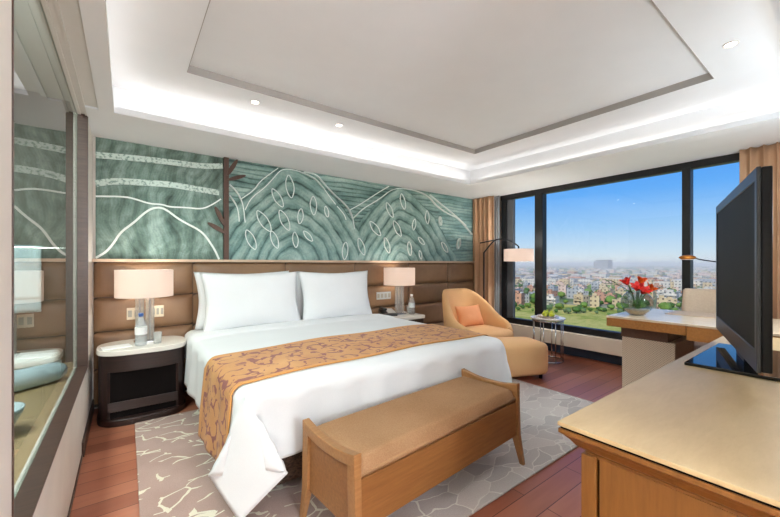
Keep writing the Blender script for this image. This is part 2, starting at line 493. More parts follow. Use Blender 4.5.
# inner window to the bathroom
w2 = bmesh.new()
box(w2, (-.055, -2.6, .468), (.004, -.5, .476), .001)      # sill
box(w2, (-.055, -.50, .47), (.004, -.478, 2.262), .001)      # far jamb
box(w2, (-.075, -2.576, .47), (.003, -2.567, 2.262), .001)   # near jamb
w2o = struct('window_2', w2, M['darkframe'])
obj('pane', B(((-.066, -2.57, .474), (-.055, -.498, 2.262))), glass_pane('inner_window_glass', (214, 222, 218), 1.9), w2o)

# bathroom beyond it
struct('floor_bathroom', B(((-1.3, -4.2, -.12), (-.075, 0, 0))), M['bathstone'])
struct('wall_bathroom', B(((-1.32, -4.2, 0), (-1.2, 0, 2.6)), ((-1.2, -4.2, 0), (-.075, -4.1, 2.6)), ((-1.2, -.06, 0), (-.076, -.0, 2.6))), M['bathwall'])
struct('ceiling_bathroom', B(((-1.32, -4.2, 2.5), (-.075, 0, 2.62))), M['white'])
struct('trim_4', B(((-.62, -4.0, 0), (-.08, -.06, .43)), bev=.01), M['bathstone'])

# roof over everything, so that no daylight leaks in
struct('ceiling_roof', B(((-1.4, YC - .2, 2.78), (5.15, .2, 3.0))), M['white'])

# downlights
def downlight(x, y, label):
    t = thing('ceiling_light', label, 'ceiling light', (x, y, ZC))
    bm = bmesh.new(); lathe(bm, (0, 0), [(.026, 0), (.035, 0), (.035, -.006), (.026, -.004), (.026, 0)], 24)
    obj('trim_ring', bm, M['white'], t, 'auto')
    bm = bmesh.new(); cyl(bm, (0, 0), .0255, -.004, -.001, 20); obj('lens', bm, M['bulb'], t)
    return t
downlight(1.037, -.928, 'small lit recessed ceiling spot above the left part of the bed')
downlight(1.791, -.916, 'small lit recessed ceiling spot above the right half of the bed')
downlight(3.039, -3.344, 'lit recessed ceiling spot over the television cabinet')

# ------------------------------------------------------------------ mural
def fbm(x, z, s, o=4, seed=0):
    return noise.fractal(Vector((x * s, z * s, seed)), 1.0, 2.0, o, noise_basis='PERLIN_ORIGINAL')
def mixv(a, b, t): return tuple(a[i] * (1 - t) + b[i] * t for i in range(3))
T_D, T_M, T_L, T_B = lin((54, 80, 76)), lin((124, 158, 150)), lin((186, 210, 202)), lin((144, 188, 196))
def strata_right(x, z):
    """(height, colour) of the carved hills: two domes of nested arches against level layers"""
    w = .04 * fbm(x, z, 2.2, 3, 1) + .014 * fbm(x, z, 7, 3, 2)
    best = None
    for xc, zp in ((1.66, 2.26), (3.2, 2.24)):
        d = x - xc
        k = 1 / .84 if d < 0 else 1 / 1.12
        zc = 1.22; R_ = zp - zc; p_ = 1.45
        f = (abs(d * k * R_ + .06 * fbm(x, z, 1.5, 2, 21)) ** p_ + max(0, z - zc) ** p_ + .02) ** (1 / p_) - R_ - .01 + w
        best = f if best is None else min(best, f)
    if best < 0:                                     # inside a dome
        p = -best / .142 + .35 * fbm(x, z, 1.3, 2, 5)
        fr = p - math.floor(p)
        g = smoothstep(0, .26, fr) * (1 - .5 * smoothstep(.6, 1, fr))
        fine = .5 + .5 * sin(best * 150 + 5 * fbm(x, z, 5, 3, 8))
        h = .018 + .012 * g + .003 * fine
        t = .14 + .60 * g + .10 * (fine - .5) + .34 * fbm(x, z, 5, 5, 9)
        edge = smoothstep(-.05, 0, best)
        t -= .0 * edge
    else:                                            # level layers behind
        q = (z + .025 * fbm(x, z * 3, 1.6, 3, 3)) / .052
        fr = q - math.floor(q)
        g = smoothstep(0, .3, fr) * (1 - .4 * smoothstep(.8, 1, fr))
        h = .008 * g
        t = .06 + .58 * g + .5 * fbm(x * .4, z * 2, 5, 4, 4)
    t = max(0, min(1, t))
    c = mixv(T_D, T_M, min(1, t * 2)) if t < .5 else mixv(T_M, T_L, t * 2 - 1)
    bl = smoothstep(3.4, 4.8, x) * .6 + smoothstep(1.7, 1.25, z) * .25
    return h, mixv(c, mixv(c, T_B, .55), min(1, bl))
def strata_left(x, z):
    """bark-like waving uprights"""
    xx = x + .07 * sin(z * 4.5 + 1.5 * fbm(x, z, 1.5, 2, 1)) + .06 * fbm(x, z, 3, 3, 12)
    q = xx / .085; fr = q - math.floor(q)
    g = smoothstep(0, .35, fr) * (1 - .5 * smoothstep(.7, 1, fr))
    diag = .5 + .5 * sin((x * .8 - z) * 40 + 6 * fbm(x, z, 4, 3, 6))
    fine = .5 + .5 * sin(xx * 330)
    t = .24 + .2 * g + .14 * diag + .12 * fine + .42 * fbm(x * 1.6, z * .6, 5, 6, 7)
    t = max(0, min(1, t))
    D, Mm, L = lin((60, 78, 72)), lin((116, 142, 132)), lin((172, 196, 188))
    c = mixv(D, Mm, min(1, t * 2)) if t < .5 else mixv(Mm, L, t * 2 - 1)
    brown = smoothstep(1.5, 2.2, z) * .35
    return .004 * g + .004 * diag, mixv(c, mixv(c, lin((96, 96, 72)), .5), brown)
def mural_panel(x0, x1, fn, nx, nz, label):
    t = thing('relief_mural', label, 'wall mural', ((x0 + x1) / 2, 0, 1.24))
    cx = (x0 + x1) / 2; z0, z1 = 1.243, 2.249
    bm = bmesh.new(); cols = []
    def f(u, v):
        x, z = x0 + u * (x1 - x0), z0 + v * (z1 - z0)
        h, c = fn(x, z); cols.append(c)
        return (x - cx, -.012 - h, z - 1.24)
    vs = grid(bm, nx, nz, f)
    bm.verts.index_update()
    # back and rim, so that the panel has a body
    ring = [vs[i][0] for i in range(nx + 1)] + [vs[nx][j] for j in range(1, nz + 1)] + [vs[i][nz] for i in range(nx - 1, -1, -1)] + [vs[0][j] for j in range(nz - 1, 0, -1)]
    back = [bm.verts.new((v.co.x, 0, v.co.z)) for v in ring]
    for i in range(len(ring)):
        j = (i + 1) % len(ring)
        bm.faces.new((ring[i], back[i], back[j], ring[j]))
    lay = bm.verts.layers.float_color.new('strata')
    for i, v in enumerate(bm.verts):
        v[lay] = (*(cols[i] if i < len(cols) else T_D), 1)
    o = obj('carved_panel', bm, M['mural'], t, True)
    return t, cx
def chaikin(P, n=2):
    for _ in range(n):
        Q = [P[0]]
        for a, b in zip(P, P[1:]):
            Q += [tuple(.75 * a[i] + .25 * b[i] for i in range(len(a))), tuple(.25 * a[i] + .75 * b[i] for i in range(len(a)))]
        P = Q + [P[-1]]
    return P
def ribbon(bm, path, w, y=-.03, d=.02):
    P = chaikin(path); n = len(P)
    L, Rr = [], []
    for i in range(n):
        a, b = P[max(0, i - 1)], P[min(n - 1, i + 1)]
        dx, dz = b[0] - a[0], b[1] - a[1]; q = math.hypot(dx, dz) or 1
        nx, nz = -dz / q * w / 2, dx / q * w / 2
        L.append((P[i][0] + nx, P[i][1] + nz)); Rr.append((P[i][0] - nx, P[i][1] - nz))
    f = [[bm.verts.new((p[0], yy, p[1])) for p in S] for S, yy in ((L, y), (Rr, y), (L, y + d), (Rr, y + d))]
    for i in range(n - 1):
        for a, b in ((0, 1), (1, 3), (3, 2), (2, 0)):
            bm.faces.new((f[a][i], f[a][i + 1], f[b][i + 1], f[b][i]))
    for i in (0, n - 1): bm.faces.new((f[0][i], f[1][i], f[3][i], f[2][i]))
mt, mcx = mural_panel(.02, .99, strata_left, 130, 130, 'small left teal carved relief panel above the bedside lamp by the inner window')
off = lambda path, cx: [(p[0] - cx, p[1] - 1.24) for p in path]
bandA = [(0.021, 2.098), (0.283, 2.118), (0.509, 2.129), (0.802, 2.133), (0.985, 2.167)]
bandB = [(0.021, 1.863), (0.147, 1.903), (0.348, 1.915), (0.551, 1.926), (0.711, 1.914), (0.952, 1.9)]
lineC = [(0.021, 1.758), (0.208, 1.777), (0.283, 1.765), (0.387, 1.733), (0.482, 1.738), (0.537, 1.719), (0.666, 1.728), (0.802, 1.723), (0.896, 1.779), (0.969, 1.84)]
lineD = [(0.021, 1.25), (0.087, 1.3), (0.135, 1.37), (0.183, 1.471), (0.271, 1.554), (0.348, 1.647), (0.401, 1.692), (0.454, 1.708), (0.509, 1.697), (0.594, 1.627), (0.666, 1.582), (0.771, 1.529), (0.833, 1.472), (0.912, 1.343), (0.952, 1.246)]
for nm, pth, w, mm in (('pale_band', bandA, .05, 'inlayband'), ('pale_band', bandB, .052, 'inlayband'), ('white_line', lineC, .013, 'inlay'), ('white_line', lineD, .017, 'inlay')):
    bm = bmesh.new(); ribbon(bm, off(pth, mcx), w, -.026); obj(nm, bm, M[mm], mt)
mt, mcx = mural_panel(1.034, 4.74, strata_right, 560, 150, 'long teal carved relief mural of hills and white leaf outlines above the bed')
RL = [
 [(1.044, 1.991), (1.107, 1.935), (1.153, 1.858), (1.176, 1.759), (1.19, 1.622)],
 [(1.153, 1.858), (1.274, 1.956), (1.338, 2.058), (1.422, 2.137), (1.529, 2.231)],
 [(1.19, 1.751), (1.247, 1.878), (1.385, 1.998), (1.48, 2.117), (1.558, 2.216), (1.639, 2.24), (1.784, 2.232), (1.958, 2.186), (2.049, 2.104), (2.142, 1.988), (2.219, 1.91)],
 [(1.827, 2.238), (1.981, 2.231), (2.072, 2.139), (2.19, 2.036), (2.361, 1.924), (2.45, 1.811), (2.481, 1.634)],
 [(2.238, 1.89), (2.336, 1.801), (2.361, 1.737)],
 [(2.417, 1.861), (2.586, 1.956), (2.834, 2.122), (3.009, 2.227)],
 [(2.468, 1.765), (2.613, 1.901), (2.863, 2.043), (3.1, 2.227), (3.45, 2.242), (3.725, 2.189), (3.906, 2.049), (4.133, 1.962), (4.373, 1.911), (4.691, 1.674)],
 [(3.76, 2.206), (3.98, 2.097), (4.252, 1.972), (4.54, 1.81)],
 [(1.044, 1.882), (1.107, 1.798), (1.129, 1.7), (1.133, 1.627)]]
for pth in RL:
    bm = bmesh.new(); ribbon(bm, off(pth, mcx), .0082, -.052, .036); obj('white_line', bm, M['inlay'], mt)
LV = [(1.659, 2.049, 1.15), (1.523, 1.908, 1), (1.379, 1.649, 1.15), (1.598, 1.674, 1.1), (1.936, 1.867, 1), (1.78, 1.734, 0.8), (2.102, 1.813, 0.6), (1.87, 1.515, 0.7), (1.247, 1.449, 1), (1.49, 1.459, 0.9), (1.721, 1.468, 0.8), (3.249, 2.053, 1), (3.024, 1.916, 1), (2.792, 1.656, 1.1), (3.152, 1.678, 1.1), (3.7, 1.873, 0.9), (3.45, 1.752, 0.75), (3.973, 1.84, 0.6), (2.581, 1.417, 1.05), (2.98, 1.445, 1), (3.368, 1.414, 0.9), (2.348, 1.359, 1), (4.056, 1.451, 0.9), (3.585, 1.528, 0.7), (4.373, 1.517, 0.8), (3.568, 1.33, 0.6)]
for i, (x, z, s) in enumerate(LV):
    bm = bmesh.new(); a = math.radians([8, 32, 34, 26, 2, -6, 14, 44, 24, 20, 6, 16, 30, 44, 32, 4, -8, 10, 22, 20, 8, -6, 40, 50, -14, 16][i]); H2, W2 = .108 * s, .040 * s
    pts = []
    for k in range(25):
        q = k / 24 * 2 * PI
        ly = H2 * cos(q); lx = W2 * sin(q) * (1 - .35 * cos(q) ** 2)
        pts.append((x - ly * sin(a) + lx * cos(a), z + ly * cos(a) + lx * sin(a)))
    ribbon(bm, off(pts, mcx), .0068, -.052, .036); obj('leaf_outline', bm, M['inlay'], mt)
dv = thing('mural_divider', 'narrow brown wooden strip with small leaves between the two mural panels', 'wood strip', (1.012, 0, 1.24))
obj('strip', B(((-.022, -.058, .003), (.022, 0, 1.009))), M['divider'], dv)
for x, z, a, s in ((1.064, 2.156, -.5, .1), (1.107, 2.063, -1.2, .09), (.93, 1.546, 1.05, .1), (.952, 1.664, .45, .1)):
    bm = bmesh.new(); pts = []
    for k in range(16):
        q = 2 * PI * k / 16; ly = s * cos(q); lx = s * .2 * sin(q)
        pts.append((x - ly * sin(a) + lx * cos(a) - 1.012, z + ly * cos(a) + lx * sin(a) - 1.24))
    prism(bm, pts, 'y', -.07, -.045); obj('brown_leaf', bm, M['divider'], dv)
struct('trim_5', B(((.0, -.062, 1.218), (4.76, 0, 1.243)), bev=.002), M['lighttrim'])

# ------------------------------------------------------------------ headboard
hb = thing('headboard', 'wide brown padded leather headboard wall behind the bed', 'headboard', (2.36, 0, 0))
obj('back_board', B(((-2.35, -.02, .02), (2.38, 0, 1.217))), M['espresso'], hb)
def pad_bm(w, h, t=.042):
    bm = bmesh.new()
    def f(u, v):
        a, b = 2 * u - 1, 2 * v - 1
        e = ((1 - abs(a) ** 14) * (1 - abs(b) ** 9)) ** .5
        pull = .75 + .25 * (1 - a * a) ** .4 * (1 - b * b) ** .5
        return (a * w / 2, -.02 - t * e * pull, b * h / 2)
    grid(bm, 26, 16, f); return bm
xs = [.005, .725, 1.617, 2.50, 3.37, 4.14, 4.74]; zs = [.04, .33, .635, .92, 1.217]
for a, b in zip(xs, xs[1:]):
    for c, d in zip(zs, zs[1:]):
        obj('padded_panel', pad_bm(b - a - .004, d - c - .004), M['leather'], hb, True, ((a + b) / 2 - 2.36, 0, (c + d) / 2))

# ------------------------------------------------------------------ bed
BX0, BX1, BY1, BZ = .70, 2.61, -2.03, .588
bed = thing('bed', 'king size bed with dark woven base against the padded headboard', 'bed', (1.64, -1.05, 0))
L = lambda lo, hi: ((lo[0] - 1.64, lo[1] + 1.05, lo[2]), (hi[0] - 1.64, hi[1] + 1.05, hi[2]))
obj('woven_base', B(L((.74, -1.99, .05), (2.54, -.08, .31)), bev=.01), M['wicker'], bed)
obj('mattress', B(L((BX0 + .02, BY1 + .02, .312), (BX1 - .02, -.075, BZ - .018)), bev=.05), M['bedwhite'], bed, 'auto')
for x in (.8, 2.48):
    for y in (-1.93, -.2):
        bm = bmesh.new(); cyl(bm, (x - 1.64, y + 1.05), .03, .0125, .055); obj('foot', bm, M['black'], bed)

def hang(o, R=.075, slope=.07):
    q = R * PI / 2
    if o <= 0: return 0, 0
    if o < q: return R * sin(o / R), R * (1 - cos(o / R))
    return R + (o - q) * slope, R + (o - q) * .9975
def drape(sx, sy, lift=0, x0=BX0 + .02, x1=BX1 - .02, y1=BY1 + .02):
    """cloth point (sx, sy) laid over the bed's rounded top and left to fall over the edges"""
    ox = (x0 - sx) if sx < x0 else (sx - x1 if sx > x1 else 0)
    sg = -1 if sx < x0 else 1
    oy = y1 - sy if sy < y1 else 0
    bx, by = min(max(sx, x0), x1), max(sy, y1)
    r = math.hypot(ox, oy)
    o_, dn = hang(r)
    wav = 0
    if r > .1:
        s = sy if ox > oy else sx
        wav = .010 * sin(s * 9.0 + 1.3) * min(1, (r - .1) / .25) + .006 * sin(s * 23)
    z = BZ + lift - dn
    if r == 0:
        cx, cy = (sx - x0) / (x1 - x0), (sy - y1) / 1.7
        z += .016 * (1 - abs(2 * cx - 1) ** 3) + .005 * sin(sx * 7 + 1) * sin(sy * 6)
        return Vector((sx, sy, z))
    ph = math.atan2(oy, ox)
    o_ += wav + lift
    fl = 0
    if ox > 0 and oy > 0:
        fl = sin(2 * ph) ** 2 * max(0, r - .08) * (.10 if sg > 0 else 0)
    p = Vector((bx + sg * cos(ph) * (o_ + fl), by - sin(ph) * (o_ + fl), max(z, .03)))
    if sg < 0 and ox > 0 and oy > 0:                 # the near corner hangs as a flat kite with a fold tucked behind each side
        dg = math.degrees(ph)
        w = smoothstep(0, 15, dg) * smoothstep(90, 75, dg)
        psi = max(-1, min(1, (dg - 45) / 30)) * math.radians(28)
        oo, dd = hang(r * cos(psi))
        oo += .012 * smoothstep(0, .25, r) + lift + .02 * cos(psi * 3) * min(1, r / .3)
        lat = -sin(psi) * r * smoothstep(.05, .2, r)
        q = .70711
        sf = smoothstep(0, .3, r)
        k = Vector((bx - q * oo - q * lat + .045 * sf, by - q * oo + q * lat - .01 * sf, max(.028, BZ + lift - dd - .045 * sf)))
        p = p.lerp(k, w)
    return p

def cloth(name, xr, yr, nu, nv, mat, lift, thick, uv=False, skew=0, extra=None):
    bm = bmesh.new()
    def f(u, v):
        sx = xr[0] + u * (xr[1] - xr[0]); sy = yr[0] + v * (yr[1] - yr[0]) + skew * (1 - u)
        p = drape(sx, sy, lift)
        if extra: p = extra(p, sx, sy)
        return p
    uvf = (lambda u, v: (u * (xr[1] - xr[0]), v * abs(yr[1] - yr[0]))) if uv else None
    grid(bm, nu, nv, f, uvf)
    o = obj(name, bm, mat, None, True)
    m = o.modifiers.new('thickness', 'SOLIDIFY'); m.thickness = thick; m.offset = -1
    return o
def fold(p, sx, sy):
    if sy > -.66: p.z += .016 * smoothstep(-.66, -.645, sy) * (1 if BX0 < sx < BX1 else .5); 
    return p
du = cloth('duvet', (BX0 - .41, BX1 + .41), (-.42, BY1 - .365), 120, 110, M['bedwhite'], .016, .016, extra=fold)
tag(du, 'white duvet draped over the king bed, its corners hanging to the rug', 'duvet')
sh = cloth('bed_sheet', (BX0 - .24, BX1 + .24), (-.10, -.46), 80, 20, M['pillowwhite'], .004, .006)
tag(sh, 'white sheet under the pillows at the head of the bed', 'bed sheet')
ru = cloth('bed_runner', (BX0 - .50, BX1 + .50), (-1.25, -1.905), 150, 40, M['runner'], .026, .006, uv=True, skew=-.085)
tag(ru, 'orange gold brocade runner with purple scrolls across the white duvet', 'bed runner')

def pillow_bm(w, h, t):
    bm = bmesh.new(); n = 26
    for sgn in (1, -1):
        def f(u, v):
            a, b = 2 * u - 1, 2 * v - 1
            a = math.copysign(abs(a) ** .8, a); b = math.copysign(abs(b) ** .8, b)
            x = a * w / 2 * (1 - .085 * (1 - abs(b) ** 1.6)); z = b * h / 2 * (1 - .10 * (1 - abs(a) ** 1.6))
            th = t / 2 * max(0, (1 - abs(a) ** 3.2) * (1 - abs(b) ** 3.2)) ** .62
            th *= 1 + .10 * fbm(a + w, b, 1.3, 2, sgn) - .12 * max(0, b)
            return (x, sgn * th, z)
        grid(bm, n, n, f)
    bmesh.ops.remove_doubles(bm, verts=bm.verts[:], dist=.0005)
    return bm
def pillow(x, y, z, tilt, label, w=.93, h=.54, t=.17, rz=0):
    o = obj('pillow', pillow_bm(w, h, t), M['pillowwhite'], None, True)
    o.location = (x, y, z); o.rotation_euler = (tilt, 0, rz)
    return tag(o, label, 'pillow', 'white bed pillows')
TI = math.radians(-12)
pillow(1.19, -.37, .86, TI, 'white pillow standing in front on the left half of the bed', .90)
pillow(2.07, -.37, .86, TI, 'white pillow standing in front on the right half of the bed', .86)
pillow(1.165, -.165, .865, math.radians(-6), 'white pillow leaning on the headboard behind the left front pillow', .90, .53, .13)
pillow(2.07, -.165, .855, math.radians(-6), 'white pillow leaning on the headboard behind the right front pillow', .88, .52, .13)

# ------------------------------------------------------------------ nightstands
def super_ring(a, b, n=3.2, seg=48):
    return [(a * math.copysign(abs(cos(2 * PI * i / seg)) ** (2 / n), cos(2 * PI * i / seg)), b * math.copysign(abs(sin(2 * PI * i / seg)) ** (2 / n), sin(2 * PI * i / seg))) for i in range(seg)]
def nightstand(x, y, label, w=.60, d=.46, square=False):
    t = thing('nightstand', label, 'nightstand', (x, y, 0), 0, 'nightstands beside the bed')
    n = 3.0 if not square else 14
    bm = bmesh.new(); prism(bm, super_ring(w / 2, d / 2, n), 'z', .522, .56)
    obj('marble_top', bm, M['marble'], t, 'auto', bev=.004)
    # body is a C-shell open at the front: walls follow the top's outline
    W, D = w / 2 - .012, d / 2 - .012
    bm = bmesh.new(); ring = super_ring(W, D, n)
    pts = [p for p in ring if not (p[1] < -D * .6 and abs(p[0]) < W * .74)]
    # order from front right round the back to front left
    pts.sort(key=lambda p: math.atan2(p[0], p[1]))
    inn = [(p[0] * .88, p[1] * .88) for p in pts]
    prism(bm, pts + inn[::-1], 'z', .045, .522)
    obj('body', bm, M['espresso'], t, 'auto')
    bm = bmesh.new()
    front = [p for p in super_ring(W, D, n, 96) if p[1] < -D * .5]; front.sort()
    prism(bm, front + [(p[0], p[1] + .03) for p in front[::-1]], 'z', .40, .522)
    dr = obj('drawer', bm, M['espresso'], t, 'auto', bev=.003)
    obj('recessed_panel', B(((-W * .8, -D * .74, .05), (W * .8, -D * .68, .405))), M['recess'], t)
    obj('lower_rail', B(((-W * .79, -D * .80, .10), (W * .79, -D * .745, .17)), bev=.003), M['espresso'], t)
    bm = bmesh.new(); prism(bm, super_ring(W + .008, D + .008, n), 'z', 0.0, .05)
    obj('plinth', bm, M['espresso'], t, 'auto', bev=.006)
    return t
nightstand(.335, -.305, 'dark oval nightstand with white marble top between the inner window and the bed', .59, .47)
nightstand(2.975, -.30, 'white topped nightstand with telephone between the bed and the armchair', .54, .44, True)

def table_lamp(x, y, label):
    t = thing('table_lamp', label, 'lamp', (x, y, .56), 0, 'matching bedside lamps')
    obj('base_plate', B(((-.075, -.05, 0), (.075, .05, .014)), bev=.003), M['chrome'], t)
    bm = bmesh.new()
    for dx in (-.034, .034):
        lathe(bm, (dx, 0), [(0, .014), (.03, .014), (.032, .02)] + [(.031, .3), (.031, .36), (0, .36)], 20)
    obj('glass_column', bm, M['crystal'], t, 'auto')
    bm = bmesh.new()
    for dx in (-.034, .034): cyl(bm, (dx, 0), .0055, .014, .38, 10)
    obj('rod', bm, M['chrome'], t, 'auto')
    bm = bmesh.new(); prof = [(.2, .374), (.2, .592), (.197, .592), (.197, .374), (.2, .374)]
    lathe(bm, (0, 0), prof, 48); obj('lamp_shade', bm, M['shade'], t, 'auto')
    bm = bmesh.new(); lathe(bm, (0, 0), [(0, .37), (.022, .385), (.022, .43), (.03, .47), (.02, .5), (0, .505)], 16); obj('bulb', bm, M['bulbglass'], t, True)
    return t
M['bulbglass'] = emit('lamp_bulb', (255, 226, 190), 6)
table_lamp(.345, -.27, 'lit drum shade lamp with glass columns on the left nightstand')
table_lamp(3.01, -.27, 'lit drum shade lamp with glass columns on the right nightstand')

def bottle(x, y, label, cap):
    t = thing('water_bottle', label, 'bottle', (x, y, .56), 0, 'bottled water on the nightstands')
    bm = bmesh.new(); lathe(bm, (0, 0), [(0, 0), (.03, 0), (.033, .01), (.033, .05), (.03, .06), (.033, .07), (.033, .12), (.022, .16), (.012, .175), (.012, .185), (0, .185)], 20)
    obj('bottle_body', bm, M['bottle'], t, True)
    bm = bmesh.new(); cyl(bm, (0, 0), .0335, .07, .115, 20); obj('bottle_label', bm, M['paperwhite'], t, 'auto')
    bm = bmesh.new(); cyl(bm, (0, 0), .014, .183, .203, 14); obj('cap', bm, cap, t, 'auto')
    t.scale = (1.2, 1.2, 1.25)
bottle(.315, -.40, 'small water bottle with blue cap on the left nightstand', M['bluecap'])
bottle(3.14, -.36, 'small clear water bottle on the right nightstand', M['paperwhite'])
def tumbler(x, y, label):
    bm = bmesh.new(); lathe(bm, (0, 0), [(0, 0), (.026, 0), (.032, .09), (.029, .09), (.024, .008), (0, .008)], 20)
    o = obj('drinking_glass', bm, M['crystal'], None, 'auto', (x, y, .56)); tag(o, label, 'glass', 'drinking glasses on the nightstands')
tumbler(.425, -.385, 'clear drinking glass right of the bottle on the left nightstand')
tumbler(3.19, -.24, 'clear drinking glass behind the bottle on the right nightstand')
bm = bmesh.new(); box(bm, (-.09, -.06, 0), (.09, .06, .006)); o = obj('notepad', bm, M['paperwhite'], None, False, (.16, -.37, .56)); o.rotation_euler = (0, 0, .2)
tag(o, 'white paper notepad lying left on the dark oval nightstand', 'notepad')

ph = thing('telephone', 'black desk telephone at the bed side of the right nightstand', 'telephone', (2.835, -.26, .56), -.3)
ph.scale = (1.1, 1.1, 1.2)
bm = bmesh.new(); prism(bm, [(-.09, 0), (.09, 0), (.09, .06), (-.09, .025)], 'x', -.085, .085); obj('phone_body', bm, M['phone'], ph, bev=.005)
bm = bmesh.new(); box(bm, (-.08, -.085, .058), (-.035, .085, .085), .012); obj('handset', bm, M['phone'], ph, 'auto')
bm = bmesh.new(); prism(bm, [(-.07, .032), (.07, .059), (.07, .063), (-.07, .036)], 'x', -.02, .07); obj('keypad', bm, M['phonegrey'], ph)

def switch(x0, x1, z0, z1, mat, label, n):
    t = thing('switch_plate', label, 'switch', ((x0 + x1) / 2, -.056, (z0 + z1) / 2))
    w, h = x1 - x0, z1 - z0
    obj('plate', B(((-w / 2, -.008, -h / 2), (w / 2, .0, h / 2)), bev=.002), mat, t)
    for i in range(n):
        xx = -w / 2 + w * (i + .5) / n
        obj('button', B(((xx - w / n * .3, -.011, -h * .28), (xx + w / n * .3, -.008, h * .28)), bev=.001), M['switchbtn'], t)
switch(.225, .315, .725, .825, M['plate'], 'ivory socket plate left of the left lamp column on the headboard', 2)
switch(.40, .492, .732, .832, M['plate'], 'ivory switch plate right of the left lamp column on the headboard', 3)
switch(2.80, 3.03, .74, .835, M['plategrey'], 'silver switch plate on the headboard left of the right lamp', 4)

# ------------------------------------------------------------------ bench
BA = math.radians(4.6)
bn = thing('bench', 'honey oak bench with woven tan seat at the foot of the bed', 'bench', (1.492, -2.415, .012), BA)
hw, hd = .61, .20
bm = bmesh.new()
def seatf(u, v):
    a, b = 2 * u - 1, 2 * v - 1
    e = max(0, (1 - abs(a) ** 26) * (1 - abs(b) ** 12)) ** .4
    return (a * (hw - .03), b * (hd - .006), .39 + .056 * e)
grid(bm, 60, 26, seatf); box(bm, (-hw + .03, -hd + .006, .37), (hw - .03, hd - .006, .391))
obj('seat_cushion', bm, M['benchfab'], bn, True)
obj('front_panel', B(((-hw + .035, -hd + .002, .165), (hw - .035, -hd + .024, .365)), bev=.002), M['oak'], bn)
obj('back_panel', B(((-hw + .035, hd - .024, .165), (hw - .035, hd - .002, .365)), bev=.002), M['oak'], bn)
obj('bottom_board', B(((-hw + .03, -hd + .02, .17), (hw - .03, hd - .02, .185))), M['oak'], bn)
for s in (-1, 1):
    xi, xo = s * (hw - .038), s * (hw - .006)
    a, b = sorted((s * (hw - .034), s * (hw - .016)))
    obj('side_panel', B(((a, -hd + .03, .16), (b, hd - .03, .41))), M['oak'], bn)
    bm = bmesh.new(); a, b = sorted((s * (hw - .036), s * hw))
    top, bot = [], []
    for i in range(17):
        y = -hd - .004 + (2 * hd + .008) * i / 16; q = (2 * i / 16 - 1)
        zt = .448 + .026 * abs(q) ** 2.2; top.append((y, zt)); bot.append((y, zt - .045))
    prism(bm, top + bot[::-1], 'x', a, b); obj('top_rail', bm, M['oakedge'], bn, bev=.004)
    for f in (-1, 1):
        bm = bmesh.new()
        # post narrows to the foot and splays out along the bench and across it
        secs = [(.0, .026, .024, .05, .004), (.17, .05, .030, .01, .0), (.462, .05, .034, .0, 0)]
        rings = []
        for z, wy, wx, sy_, sx_ in secs:
            cx_ = s * (hw - .018 + sx_); cy_ = f * (hd - .023 + sy_)
            rings.append([bm.verts.new((cx_ + i_ * wx / 2, cy_ + j_ * wy / 2, z)) for i_, j_ in ((-1, -1), (1, -1), (1, 1), (-1, 1))])
        for r0, r1 in zip(rings, rings[1:]):
            for i in range(4):
                j = (i + 1) % 4; bm.faces.new((r0[i], r0[j], r1[j], r1[i]))
        bm.faces.new(rings[0][::-1]); bm.faces.new(rings[-1])
        obj('leg', bm, M['oakedge'], bn, bev=.003)

# ------------------------------------------------------------------ rug
bm = bmesh.new(); box(bm, (0, -2.14, 0), (3.17, 0, .012), .004)
rg = obj('rug', bm, M['rug'], None, False, (.272, -.545, 0))
tag(rg, 'mauve and grey rug with cream strokes lying under the bed and bench', 'rug')

# ------------------------------------------------------------------ armchair and ottoman
FA = math.radians(-6)
ac = thing('armchair', 'camel coloured curved armchair in the corner by the window', 'armchair', (3.785, -.88, 0), FA)
def shell_bm():
    bm = bmesh.new(); rings = []; N = 64
    for i in range(N + 1):
        t = i / N * 2 - 1                                # -1 .. 1 from one arm front round the back to the other
        ang = t * math.radians(138)                      # 0 = back (+y)
        n = 2.6; a = abs(t)
        c_, s_ = cos(ang), sin(ang)
        rad = (abs(s_ / (.385 + .045 * smoothstep(.3, .8, a))) ** n + abs(c_ / .38) ** n) ** (-1 / n)
        zt = .50 + .37 * (1 - smoothstep(.20, .78, a)) - .08 * smoothstep(.72, 1.0, a)
        lean = .07 * (1 - smoothstep(.15, .6, a))
        th = .085
        def P(r, z):
            ex = lean * max(0, (z - .3)) / .55 * 1.4
            return (s_ * (r - .05 * max(0, .45 - z)), c_ * (r - .05 * max(0, .45 - z)) + ex, z)
        prof = [(rad - th, .17), (rad - th, .30), (rad - th - .005, zt - .07), (rad - th + .012, zt - .02), (rad - th / 2, zt), (rad - .012, zt - .02), (rad, zt - .07), (rad, .40), (rad - .015, .17)]
        rings.append([bm.verts.new(P(r, z)) for r, z in prof])
    k = len(rings[0])
    for a_, b_ in zip(rings, rings[1:]):
        for i in range(k):
            j = (i + 1) % k; bm.faces.new((a_[i], a_[j], b_[j], b_[i]))
    bm.faces.new(rings[0][::-1]); bm.faces.new(rings[-1])
    return bm
o = obj('shell', shell_bm(), M['chairfab'], ac, True); o.modifiers.new('s', 'SUBSURF').levels = 1; o.modifiers['s'].render_levels = 1
bm = bmesh.new(); box(bm, (-.285, -.37, .16), (.285, .27, .40), .07, 5); obj('seat', bm, M['chairfab'], ac, 'auto')
for sx in (-1, 1):
    for y in (-.27, .22):
        bm = bmesh.new(); tube(bm, [(sx * .25, y, .17), (sx * .27, y * 1.08, 0)], .016, 10, [.018, .012]); obj('leg', bm, M['espresso'], ac)
cu = obj('lumbar_cushion', pillow_bm(.42, .29, .15), M['cushion'], None, True)
cu.rotation_euler = (math.radians(-22), 0, FA)
